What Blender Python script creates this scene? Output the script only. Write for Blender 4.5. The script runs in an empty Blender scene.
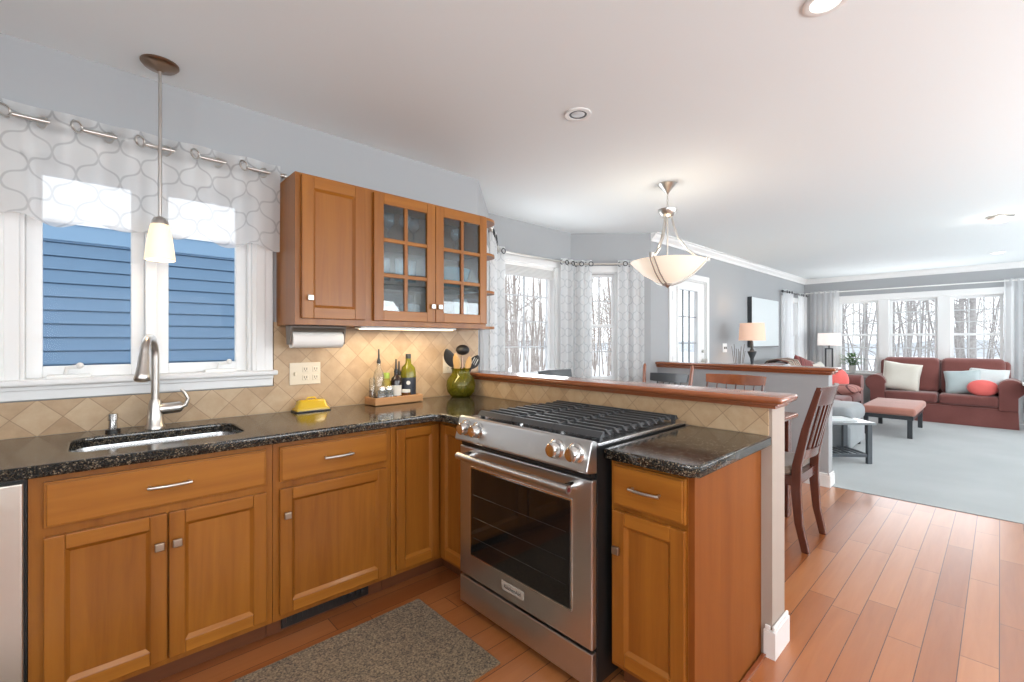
import bpy, bmesh, math, random
from mathutils import Vector, Matrix
R = math.radians
random.seed(7)
scene = bpy.context.scene
col = scene.collection

# ------------------------------------------------------------------ camera, sky, large lights, exposure
cam = bpy.data.objects.new('camera', bpy.data.cameras.new('camera'))
cam.data.lens = 16.0
cam.data.sensor_width = 36.0
cam.data.shift_y = -0.5 / 1024
cam.data.clip_start = 0.02
cam.data.clip_end = 400
cam.location = (0, 0, 1.235)
cam.rotation_euler = (R(90), 0, R(-43))
col.objects.link(cam)
scene.camera = cam

world = bpy.data.worlds.new('overcast_sky')
scene.world = world
world.use_nodes = True
wn = world.node_tree.nodes
wn['Background'].inputs['Color'].default_value = (0.90, 0.95, 1.0, 1)
wn['Background'].inputs['Strength'].default_value = 1.5

def area_light(name, loc, aim, sx, sy, power, color):
    l = bpy.data.lights.new(name, 'AREA')
    l.shape = 'RECTANGLE'; l.size = sx; l.size_y = sy; l.energy = power; l.color = color
    o = bpy.data.objects.new(name, l)
    o.location = loc
    o.rotation_euler = Vector(aim).to_track_quat('-Z', 'Y').to_euler()
    col.objects.link(o)
    return o
# unseen fill lamps added for brightness; the far and bay ones stand at visible windows
area_light('fill_kitchen_back', (0.3, -2.45, 1.45), (0.1, 0.62, 0.80), 2.6, 1.5, 62, (0.93, 0.97, 1.0))
area_light('fill_kitchen_left', (-1.62, -0.7, 1.45), (0.80, 0.05, 0.72), 1.9, 1.4, 36, (0.95, 0.97, 1.0))  # added fill that brightens cabinet fronts and ceiling from the left
area_light('fill_living_side', (7.0, -2.7, 1.4), (0.0, 0.75, 0.65), 4.6, 1.7, 120, (0.93, 0.97, 1.0))
area_light('fill_dining_side', (3.2, -2.4, 1.4), (0.15, 0.70, 0.72), 2.2, 1.6, 70, (0.93, 0.97, 1.0))
area_light('daylight_far_windows', (9.9, 0.95, 1.35), (-1, 0, 0.3), 1.9, 1.2, 14, (0.93, 0.97, 1.0))
area_light('daylight_bay_window', (3.15, 3.04, 1.45), (0, -1, 0.3), 0.7, 0.95, 6, (0.93, 0.97, 1.0))

scene.view_settings.view_transform = 'Standard'
scene.view_settings.look = 'None'
scene.view_settings.exposure = 0.36
scene.view_settings.gamma = 1.0
scene.view_settings.use_curve_mapping = False
scene.cycles.use_denoising = True
scene.cycles.max_bounces = 8
scene.cycles.diffuse_bounces = 5
scene.cycles.transparent_max_bounces = 16
scene.cycles.caustics_reflective = False
scene.cycles.caustics_refractive = False
scene.cycles.sample_clamp_indirect = 6
scene.cycles.use_light_tree = False

# ------------------------------------------------------------------ material helpers
def new_mat(name):
    m = bpy.data.materials.new(name)
    m.use_nodes = True
    nt = m.node_tree
    return m, nt, nt.nodes['Principled BSDF']
def plain(name, c, rough=0.5, metal=0.0, spec=0.5, emit=None, estr=0, coat=0):
    m, nt, b = new_mat(name)
    b.inputs['Base Color'].default_value = (*c, 1)
    b.inputs['Roughness'].default_value = rough
    b.inputs['Metallic'].default_value = metal
    b.inputs['Specular IOR Level'].default_value = spec
    if coat:
        b.inputs['Coat Weight'].default_value = coat
        b.inputs['Coat Roughness'].default_value = 0.1
    if emit:
        b.inputs['Emission Color'].default_value = (*emit, 1)
        b.inputs['Emission Strength'].default_value = estr
    return m
def N(nt, t, **kw):
    n = nt.nodes.new(t)
    for k, v in kw.items():
        if k in n.inputs.keys(): n.inputs[k].default_value = v
        else: setattr(n, k, v)
    return n
def L(nt, a, b): nt.links.new(a, b)
def math_(nt, op, a, b=None):
    n = nt.nodes.new('ShaderNodeMath'); n.operation = op
    for i, v in enumerate((a, b)):
        if v is None: continue
        if isinstance(v, (int, float)): n.inputs[i].default_value = v
        else: nt.links.new(v, n.inputs[i])
    return n.outputs[0]
def ramp(nt, fac, stops):
    r = nt.nodes.new('ShaderNodeValToRGB')
    els = r.color_ramp.elements
    while len(els) < len(stops): els.new(0.5)
    for e, (p, c) in zip(els, stops):
        e.position = p; e.color = (*c, 1) if len(c) == 3 else c
    nt.links.new(fac, r.inputs[0])
    return r.outputs[0]
def coords(nt, kind='Object'):
    return nt.nodes.new('ShaderNodeTexCoord').outputs[kind]
def mapped(nt, vec, scale=(1, 1, 1), rot=(0, 0, 0), loc=(0, 0, 0)):
    m = nt.nodes.new('ShaderNodeMapping')
    m.inputs['Scale'].default_value = scale; m.inputs['Rotation'].default_value = rot; m.inputs['Location'].default_value = loc
    nt.links.new(vec, m.inputs[0]); return m.outputs[0]
def bump(nt, b, h, strength=0.2, dist=0.01):
    n = nt.nodes.new('ShaderNodeBump'); n.inputs['Strength'].default_value = strength; n.inputs['Distance'].default_value = dist
    nt.links.new(h, n.inputs['Height']); nt.links.new(n.outputs[0], b.inputs['Normal'])

def wood(name, c1, c2, axis='z', rough=0.35, grain=26, coat=0.2, strip=9.0, spec=0.4):
    m, nt, b = new_mat(name)
    tc = coords(nt)
    sc = {'x': (1.6, grain, grain), 'y': (grain, 1.6, grain), 'z': (grain, grain, 1.6)}[axis]
    n1 = N(nt, 'ShaderNodeTexNoise', Scale=1.0, Detail=6.0, Roughness=0.6, Distortion=0.6)
    L(nt, mapped(nt, tc, sc), n1.inputs['Vector'])
    st = {'x': (0.3, strip, strip), 'y': (strip, 0.3, strip), 'z': (strip, strip, 0.3)}[axis]
    v = N(nt, 'ShaderNodeTexNoise', Scale=1.0, Detail=1.0)
    L(nt, mapped(nt, tc, st), v.inputs['Vector'])
    f = math_(nt, 'ADD', math_(nt, 'MULTIPLY', n1.outputs[0], 0.55), math_(nt, 'MULTIPLY', v.outputs[0], 0.45))
    L(nt, ramp(nt, f, [(0.33, c1), (0.67, c2)]), b.inputs['Base Color'])
    b.inputs['Roughness'].default_value = rough
    b.inputs['Specular IOR Level'].default_value = spec
    b.inputs['Coat Weight'].default_value = coat; b.inputs['Coat Roughness'].default_value = 0.15
    bump(nt, b, n1.outputs[0], 0.04, 0.002)
    return m

M = {}
M['wall'] = plain('blue_grey_paint', (0.375, 0.386, 0.396), 0.7, spec=0.25)
M['ceil'] = plain('ceiling_white', (0.82, 0.865, 0.875), 0.85, spec=0.2)
M['trim'] = plain('trim_white', (0.80, 0.80, 0.79), 0.4)
M['vinyl'] = plain('window_vinyl', (0.82, 0.83, 0.83), 0.35)
M['honey_v'] = wood('maple_vertical', (0.215, 0.066, 0.007), (0.35, 0.127, 0.016), 'z', coat=0.1)
M['honey_h'] = wood('maple_horizontal', (0.26, 0.085, 0.009), (0.395, 0.148, 0.019), 'x', coat=0.1)
M['honey_y'] = wood('maple_horizontal_y', (0.26, 0.085, 0.009), (0.395, 0.148, 0.019), 'y', coat=0.1)
M['honey_side'] = wood('maple_side_panel', (0.20, 0.056, 0.010), (0.26, 0.081, 0.015), 'z', grain=14, coat=0.0, rough=0.55, spec=0.15)
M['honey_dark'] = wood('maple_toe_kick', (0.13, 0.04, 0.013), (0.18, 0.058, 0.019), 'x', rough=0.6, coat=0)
M['honey_in'] = plain('cabinet_interior', (0.20, 0.12, 0.07), 0.5)
M['cherry_y'] = wood('cherry_cap', (0.23, 0.065, 0.024), (0.33, 0.105, 0.040), 'y', rough=0.22, coat=0.6)
M['cherry_z'] = wood('cherry_chair', (0.075, 0.020, 0.012), (0.12, 0.034, 0.020), 'z', rough=0.22, coat=0.6)
M['cherry_x'] = wood('cherry_rail', (0.20, 0.055, 0.022), (0.30, 0.09, 0.035), 'x', rough=0.22, coat=0.7)
M['blackwood'] = plain('black_painted_wood', (0.035, 0.04, 0.045), 0.3, coat=0.4)
M['iron'] = plain('cast_iron_grate', (0.05, 0.052, 0.056), 0.45)
M['black'] = plain('black_enamel', (0.012, 0.012, 0.012), 0.35)
M['blackglass'] = plain('black_oven_glass', (0.006, 0.006, 0.006), 0.04, spec=0.6)
M['cooktop'] = plain('cooktop_steel', (0.62, 0.62, 0.63), 0.25, metal=1.0)
M['nickel'] = plain('satin_nickel', (0.62, 0.59, 0.55), 0.28, metal=1)
M['chrome'] = plain('bright_chrome', (0.75, 0.74, 0.72), 0.12, metal=1)
M['pewter'] = plain('pewter_knob', (0.40, 0.31, 0.24), 0.4, metal=1)
M['muntin_backlit'] = plain('backlit_muntin_grey', (0.56, 0.57, 0.58), 0.4)  # white bars darkened in the colour to read as backlit
M['bronze'] = plain('aged_bronze', (0.30, 0.20, 0.14), 0.28, metal=1)
M['darkmetal'] = plain('dark_grey_metal', (0.06, 0.065, 0.07), 0.4, metal=0.5)
M['plate'] = plain('almond_plate', (0.72, 0.62, 0.47), 0.35)
M['white_plastic'] = plain('white_plastic', (0.8, 0.8, 0.78), 0.35)
M['paper'] = plain('paper_towel', (0.86, 0.82, 0.77), 0.9)
M['grey_plastic'] = plain('grey_holder', (0.15, 0.12, 0.095), 0.4)
M['butter'] = plain('yellow_ceramic', (0.62, 0.40, 0.02), 0.15, coat=0.5)
M['rubber'] = plain('black_rubber', (0.015, 0.015, 0.016), 0.5)
M['spoonwood'] = plain('wooden_spoon', (0.55, 0.33, 0.13), 0.55)
M['traywood'] = wood('oak_tray', (0.42, 0.20, 0.08), (0.54, 0.29, 0.13), 'x', rough=0.5, coat=0)
M['maroon'] = None
def fabric(name, c1, c2, scale=180, rough=0.9, big=4.0):
    m, nt, b = new_mat(name)
    tc = coords(nt)
    n = N(nt, 'ShaderNodeTexNoise', Scale=scale, Detail=2.0); L(nt, tc, n.inputs['Vector'])
    g = N(nt, 'ShaderNodeTexNoise', Scale=big, Detail=2.0); L(nt, tc, g.inputs['Vector'])
    f = math_(nt, 'ADD', math_(nt, 'MULTIPLY', n.outputs[0], 0.5), math_(nt, 'MULTIPLY', g.outputs[0], 0.5))
    L(nt, ramp(nt, f, [(0.35, c1), (0.65, c2)]), b.inputs['Base Color'])
    b.inputs['Roughness'].default_value = rough
    b.inputs['Specular IOR Level'].default_value = 0.2
    b.inputs['Sheen Weight'].default_value = 0.3
    bump(nt, b, n.outputs[0], 0.25, 0.003)
    return m
M['maroon'] = fabric('maroon_microfibre', (0.155, 0.052, 0.045), (0.21, 0.075, 0.065))
M['rust'] = fabric('rust_upholstery', (0.36, 0.15, 0.11), (0.44, 0.20, 0.15))
M['greyfab'] = fabric('grey_upholstery', (0.24, 0.26, 0.27), (0.30, 0.32, 0.33))
M['taupe'] = fabric('taupe_seat_cushion', (0.15, 0.115, 0.09), (0.20, 0.155, 0.12))
M['coral'] = fabric('coral_velvet', (0.72, 0.12, 0.11), (0.80, 0.17, 0.15))
M['sage'] = fabric('pale_blue_linen', (0.40, 0.48, 0.49), (0.47, 0.55, 0.56))
M['cream'] = fabric('cream_cotton', (0.58, 0.55, 0.48), (0.66, 0.63, 0.56))
M['palegrey'] = fabric('pale_grey_cotton', (0.58, 0.62, 0.62), (0.66, 0.69, 0.69))
M['carpet'] = fabric('grey_carpet', (0.29, 0.312, 0.315), (0.375, 0.40, 0.40), scale=260, big=1.6)
M['rug'] = fabric('mottled_brown_rug', (0.07, 0.046, 0.025), (0.31, 0.22, 0.125), scale=150, big=150)
M['snow'] = plain('snow', (0.86, 0.88, 0.92), 0.9)
M['hill'] = plain('distant_hill', (0.50, 0.53, 0.57), 1.0, spec=0)
M['bark'] = fabric('grey_bark', (0.26, 0.24, 0.23), (0.46, 0.44, 0.42), scale=14, big=3)
M['bark_brown'] = fabric('brown_bark', (0.27, 0.225, 0.20), (0.50, 0.45, 0.41), scale=14, big=3)
M['leaf'] = plain('plant_leaf', (0.10, 0.20, 0.07), 0.6)
M['leaf_blue'] = plain('house_blue', (0.16, 0.28, 0.46), 0.6)

def stripes(name, cols, axis, freq):
    m, nt, b = new_mat(name)
    sep = nt.nodes.new('ShaderNodeSeparateXYZ'); L(nt, coords(nt), sep.inputs[0])
    f = math_(nt, 'FRACT', math_(nt, 'MULTIPLY', sep.outputs[axis], freq))
    n = len(cols)
    o = ramp(nt, f, [(i / n, c) for i, c in enumerate(cols)])
    o.node.color_ramp.interpolation = 'CONSTANT'
    L(nt, o, b.inputs['Base Color']); b.inputs['Roughness'].default_value = 0.9
    return m
M['throw'] = stripes('striped_knit', [(0.45, 0.36, 0.27), (0.10, 0.07, 0.06), (0.52, 0.45, 0.36), (0.30, 0.14, 0.11), (0.16, 0.12, 0.10)], 'X', 8)
M['maroon_stripe'] = stripes('maroon_stripe', [(0.20, 0.05, 0.05), (0.28, 0.10, 0.09), (0.13, 0.04, 0.04), (0.25, 0.08, 0.07)], 'X', 12)
def plaid():
    m, nt, b = new_mat('plaid_cushion')
    sep = nt.nodes.new('ShaderNodeSeparateXYZ'); L(nt, coords(nt), sep.inputs[0])
    a = math_(nt, 'LESS_THAN', math_(nt, 'FRACT', math_(nt, 'MULTIPLY', sep.outputs[0], 5.5)), 0.14)
    c = math_(nt, 'LESS_THAN', math_(nt, 'FRACT', math_(nt, 'MULTIPLY', math_(nt, 'ADD', sep.outputs[1], sep.outputs[2]), 5.5)), 0.14)
    f = math_(nt, 'MAXIMUM', a, c)
    L(nt, ramp(nt, f, [(0.0, (0.42, 0.19, 0.16)), (1.0, (0.13, 0.05, 0.05))]), b.inputs['Base Color'])
    b.inputs['Roughness'].default_value = 0.9
    return m
M['plaid'] = plaid()

def steel(name, axis='y', base=(0.56, 0.54, 0.52), rough=0.27):
    m, nt, b = new_mat(name)
    sc = {'x': (2, 260, 260), 'y': (260, 2, 260), 'z': (260, 260, 2)}[axis]
    n = N(nt, 'ShaderNodeTexNoise', Scale=1.0, Detail=3.0); L(nt, mapped(nt, coords(nt), sc), n.inputs['Vector'])
    b.inputs['Base Color'].default_value = (*base, 1)
    b.inputs['Metallic'].default_value = 1.0
    mr = nt.nodes.new('ShaderNodeMapRange'); L(nt, n.outputs[0], mr.inputs[0])
    mr.inputs[3].default_value = rough - 0.03; mr.inputs[4].default_value = rough + 0.05
    L(nt, mr.outputs[0], b.inputs['Roughness'])
    b.inputs['Anisotropic'].default_value = 0.4
    return m
M['steel_y'] = steel('brushed_stainless_range', 'y', (0.60, 0.595, 0.59), 0.30)
M['steel_x'] = steel('brushed_stainless_dishwasher', 'x', (0.74, 0.69, 0.62), 0.40)
M['steel_sink'] = steel('brushed_stainless_sink', 'x', (0.62, 0.62, 0.62), 0.25)

def granite():
    m, nt, b = new_mat('black_granite')
    tc = coords(nt)
    v = N(nt, 'ShaderNodeTexVoronoi', Scale=300.0); L(nt, tc, v.inputs['Vector'])
    n = N(nt, 'ShaderNodeTexNoise', Scale=45.0, Detail=4.0); L(nt, tc, n.inputs['Vector'])
    sepc = nt.nodes.new('ShaderNodeSeparateColor'); L(nt, v.outputs['Color'], sepc.inputs[0])
    f = math_(nt, 'ADD', math_(nt, 'MULTIPLY', sepc.outputs[0], 0.75), math_(nt, 'MULTIPLY', n.outputs[0], 0.5))
    L(nt, ramp(nt, f, [(0.50, (0.012, 0.011, 0.010)), (0.74, (0.028, 0.025, 0.021)), (0.88, (0.06, 0.048, 0.032)), (1.0, (0.24, 0.19, 0.13))]), b.inputs['Base Color'])
    b.inputs['Roughness'].default_value = 0.12
    b.inputs['Specular IOR Level'].default_value = 0.6
    return m
M['granite'] = granite()

def tile(name, hx):
    # 10 cm tumbled tiles laid on the diagonal; hx = horizontal object axis
    m, nt, b = new_mat(name)
    tc = coords(nt)
    sep = nt.nodes.new('ShaderNodeSeparateXYZ'); L(nt, tc, sep.inputs[0])
    s, z = sep.outputs[hx], sep.outputs[2]
    k = 1 / 0.1435
    p = math_(nt, 'MULTIPLY', math_(nt, 'ADD', s, z), k)
    q = math_(nt, 'MULTIPLY', math_(nt, 'SUBTRACT', s, z), k)
    def dist(v): return math_(nt, 'ABSOLUTE', math_(nt, 'SUBTRACT', math_(nt, 'FRACT', v), 0.5))
    edge = math_(nt, 'MAXIMUM', dist(p), dist(q))
    cid = nt.nodes.new('ShaderNodeCombineXYZ')
    L(nt, math_(nt, 'FLOOR', p), cid.inputs[0]); L(nt, math_(nt, 'FLOOR', q), cid.inputs[1])
    wnz = nt.nodes.new('ShaderNodeTexWhiteNoise'); L(nt, cid.outputs[0], wnz.inputs['Vector'])
    n = N(nt, 'ShaderNodeTexNoise', Scale=16.0, Detail=6.0, Roughness=0.65); L(nt, tc, n.inputs['Vector'])
    f = math_(nt, 'ADD', math_(nt, 'MULTIPLY', wnz.outputs[0], 0.35), math_(nt, 'MULTIPLY', n.outputs[0], 0.65))
    c = ramp(nt, f, [(0.25, (0.37, 0.235, 0.125)), (0.5, (0.47, 0.32, 0.185)), (0.75, (0.55, 0.40, 0.25))])
    mix = nt.nodes.new('ShaderNodeMix'); mix.data_type = 'RGBA'
    g = ramp(nt, edge, [(0.484, (0, 0, 0)), (0.494, (1, 1, 1))])
    L(nt, g, mix.inputs['Factor']); L(nt, c, mix.inputs['A']); mix.inputs['B'].default_value = (0.28, 0.18, 0.10, 1)
    L(nt, mix.outputs['Result'], b.inputs['Base Color'])
    b.inputs['Roughness'].default_value = 0.45
    inv = math_(nt, 'SUBTRACT', 1.0, g)
    bump(nt, b, inv, 0.3, 0.003)
    return m
M['tile_x'] = tile('travertine_tile_long_wall', 0)
M['tile_y'] = tile('travertine_tile_peninsula', 1)

def hardwood():
    m, nt, b = new_mat('cherry_plank_floor')
    tc = coords(nt)
    sep = nt.nodes.new('ShaderNodeSeparateXYZ'); L(nt, tc, sep.inputs[0])
    w = 0.107
    row = math_(nt, 'FLOOR', math_(nt, 'DIVIDE', sep.outputs[1], w))
    fy = math_(nt, 'FRACT', math_(nt, 'DIVIDE', sep.outputs[1], w))
    wr = nt.nodes.new('ShaderNodeTexWhiteNoise'); wr.noise_dimensions = '1D'; L(nt, row, wr.inputs['W'])
    xx = math_(nt, 'DIVIDE', math_(nt, 'ADD', sep.outputs[0], math_(nt, 'MULTIPLY', wr.outputs[0], 3.0)), 0.85)
    fx = math_(nt, 'FRACT', xx)
    cid = nt.nodes.new('ShaderNodeCombineXYZ'); L(nt, row, cid.inputs[0]); L(nt, math_(nt, 'FLOOR', xx), cid.inputs[1])
    wc = nt.nodes.new('ShaderNodeTexWhiteNoise'); L(nt, cid.outputs[0], wc.inputs['Vector'])
    n = N(nt, 'ShaderNodeTexNoise', Scale=1.0, Detail=6.0, Roughness=0.6, Distortion=0.5); L(nt, mapped(nt, tc, (2.2, 26, 1)), n.inputs['Vector'])
    f = math_(nt, 'ADD', math_(nt, 'MULTIPLY', wc.outputs[0], 0.55), math_(nt, 'MULTIPLY', n.outputs[0], 0.45))
    c = ramp(nt, f, [(0.2, (0.30, 0.088, 0.022)), (0.5, (0.40, 0.135, 0.040)), (0.85, (0.50, 0.195, 0.070))])
    ex = math_(nt, 'LESS_THAN', fx, 0.004)
    ey = math_(nt, 'LESS_THAN', fy, 0.03)
    e = math_(nt, 'MAXIMUM', ex, ey)
    mix = nt.nodes.new('ShaderNodeMix'); mix.data_type = 'RGBA'
    L(nt, e, mix.inputs['Factor']); L(nt, c, mix.inputs['A']); mix.inputs['B'].default_value = (0.10, 0.03, 0.012, 1)
    L(nt, mix.outputs['Result'], b.inputs['Base Color'])
    b.inputs['Roughness'].default_value = 0.3
    b.inputs['Specular IOR Level'].default_value = 0.5
    b.inputs['Coat Weight'].default_value = 0.9; b.inputs['Coat Roughness'].default_value = 0.24
    bump(nt, b, math_(nt, 'SUBTRACT', 1.0, e), 0.25, 0.002)
    return m
M['floor'] = hardwood()

def thin_glass(name, tint=(1, 1, 1), gloss=0.07, rough=0.0, body=None, bodyw=0.0, fres=0.5):
    m = bpy.data.materials.new(name); m.use_nodes = True
    nt = m.node_tree; nt.nodes.clear()
    out = nt.nodes.new('ShaderNodeOutputMaterial')
    t = nt.nodes.new('ShaderNodeBsdfTransparent'); t.inputs[0].default_value = (*tint, 1)
    g = nt.nodes.new('ShaderNodeBsdfGlossy'); g.inputs['Roughness'].default_value = rough
    lw = nt.nodes.new('ShaderNodeLayerWeight'); lw.inputs[0].default_value = 0.25
    fac = math_(nt, 'ADD', math_(nt, 'MULTIPLY', lw.outputs['Fresnel'], fres), gloss)
    mx = nt.nodes.new('ShaderNodeMixShader')
    L(nt, fac, mx.inputs[0]); L(nt, t.outputs[0], mx.inputs[1]); L(nt, g.outputs[0], mx.inputs[2])
    last = mx.outputs[0]
    if body:
        d = nt.nodes.new('ShaderNodeBsdfDiffuse'); d.inputs[0].default_value = (*body, 1)
        m2 = nt.nodes.new('ShaderNodeMixShader'); m2.inputs[0].default_value = bodyw
        L(nt, last, m2.inputs[1]); L(nt, d.outputs[0], m2.inputs[2]); last = m2.outputs[0]
    L(nt, last, out.inputs[0])
    return m
M['pane'] = thin_glass('window_pane_glass', gloss=0.002, fres=0.05)
M['cabglass'] = thin_glass('cabinet_door_glass', (0.80, 0.87, 0.90), gloss=0.07)
M['clearglass'] = thin_glass('clear_bottle_glass', (0.93, 0.92, 0.88), gloss=0.05, body=(0.7, 0.65, 0.55), bodyw=0.12)
M['wineglass'] = thin_glass('stemware_glass', (0.93, 0.96, 0.97), gloss=0.10, body=(0.75, 0.8, 0.82), bodyw=0.12)
M['greenglass'] = thin_glass('green_vase_glass', (0.62, 0.60, 0.12), gloss=0.05, body=(0.22, 0.20, 0.015), bodyw=0.33)
M['oliveglass'] = thin_glass('olive_bottle_glass', (0.55, 0.52, 0.08), gloss=0.06, body=(0.20, 0.19, 0.02), bodyw=0.55)
M['amber'] = thin_glass('amber_liquid', (0.45, 0.20, 0.06), gloss=0.05, body=(0.2, 0.08, 0.02), bodyw=0.5)
M['yellowliq'] = thin_glass('yellow_liquid', (0.85, 0.78, 0.25), gloss=0.04, body=(0.5, 0.42, 0.10), bodyw=0.45)
M['soy'] = plain('dark_sauce_glass', (0.02, 0.012, 0.01), 0.1)
M['label_white'] = plain('white_paper_label', (0.6, 0.58, 0.54), 0.6)
M['label_navy'] = plain('navy_paper_label', (0.02, 0.025, 0.04), 0.5)
M['greencap'] = plain('green_cap', (0.25, 0.35, 0.05), 0.5)
M['picture'] = thin_glass('picture_face', (0, 0, 0), gloss=0.05, rough=0.1, body=(0.74, 0.79, 0.80), bodyw=0.9)
M['shade_warm'] = plain('lit_linen_shade', (0.75, 0.55, 0.42), 0.8, emit=(1.0, 0.52, 0.36), estr=0.26)
M['shade_white'] = plain('lit_white_shade', (0.8, 0.76, 0.72), 0.8, emit=(1.0, 0.86, 0.76), estr=0.28)
M['frost_lit'] = plain('lit_frosted_glass', (0.85, 0.75, 0.6), 0.4, emit=(1.0, 0.74, 0.42), estr=0.6)
M['bowl_lit'] = plain('lit_alabaster_bowl', (0.8, 0.72, 0.62), 0.35, emit=(1.0, 0.84, 0.66), estr=0.40)
M['lamp_lit'] = plain('lit_lens', (0.9, 0.9, 0.85), 0.4, emit=(1.0, 0.93, 0.82), estr=6.0)
M['lens_off'] = plain('unlit_lens', (0.62, 0.66, 0.68), 0.3)
M['strip_lit'] = plain('under_cabinet_lens', (0.9, 0.85, 0.7), 0.4, emit=(1.0, 0.80, 0.50), estr=3.5)

def curtain_mat(name, base, line, trans, pat=True, k=0.16, trl=0.5):
    m = bpy.data.materials.new(name); m.use_nodes = True
    nt = m.node_tree; nt.nodes.clear()
    out = nt.nodes.new('ShaderNodeOutputMaterial')
    d = nt.nodes.new('ShaderNodeBsdfDiffuse'); t = nt.nodes.new('ShaderNodeBsdfTranslucent'); tr = nt.nodes.new('ShaderNodeBsdfTransparent')
    sep = nt.nodes.new('ShaderNodeSeparateXYZ'); L(nt, coords(nt, 'UV'), sep.inputs[0])
    if pat:
        u = math_(nt, 'MULTIPLY', sep.outputs[0], 2 * math.pi / k); v = math_(nt, 'MULTIPLY', sep.outputs[1], 2 * math.pi / k)
        a = math_(nt, 'ADD', u, v); c = math_(nt, 'SUBTRACT', u, v)
        def ln(x, y):
            ph = math_(nt, 'ADD', math_(nt, 'MULTIPLY', x, 0.5), math_(nt, 'MULTIPLY', math_(nt, 'SINE', y), 0.30))
            return math_(nt, 'ABSOLUTE', math_(nt, 'SINE', ph))
        e = math_(nt, 'MINIMUM', ln(a, c), ln(c, a))
        cc = ramp(nt, e, [(0.07, line), (0.17, base)])
        L(nt, cc, d.inputs[0]); L(nt, cc, t.inputs[0])
    else:
        d.inputs[0].default_value = (*base, 1); t.inputs[0].default_value = (*base, 1)
    m1 = nt.nodes.new('ShaderNodeMixShader'); m1.inputs[0].default_value = trl
    L(nt, d.outputs[0], m1.inputs[1]); L(nt, t.outputs[0], m1.inputs[2])
    m2 = nt.nodes.new('ShaderNodeMixShader'); m2.inputs[0].default_value = trans
    L(nt, m1.outputs[0], m2.inputs[1]); L(nt, tr.outputs[0], m2.inputs[2])
    L(nt, m2.outputs[0], out.inputs[0])
    return m
M['valance'] = curtain_mat('sheer_trellis_valance', (0.84, 0.84, 0.83), (0.60, 0.60, 0.60), 0.34, k=0.150)
M['trellis'] = curtain_mat('trellis_curtain', (0.80, 0.81, 0.81), (0.62, 0.64, 0.65), 0.05, k=0.17, trl=0.4)
M['sheer'] = curtain_mat('plain_sheer', (0.86, 0.87, 0.88), (0, 0, 0), 0.32, pat=False, trl=0.6)

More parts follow.
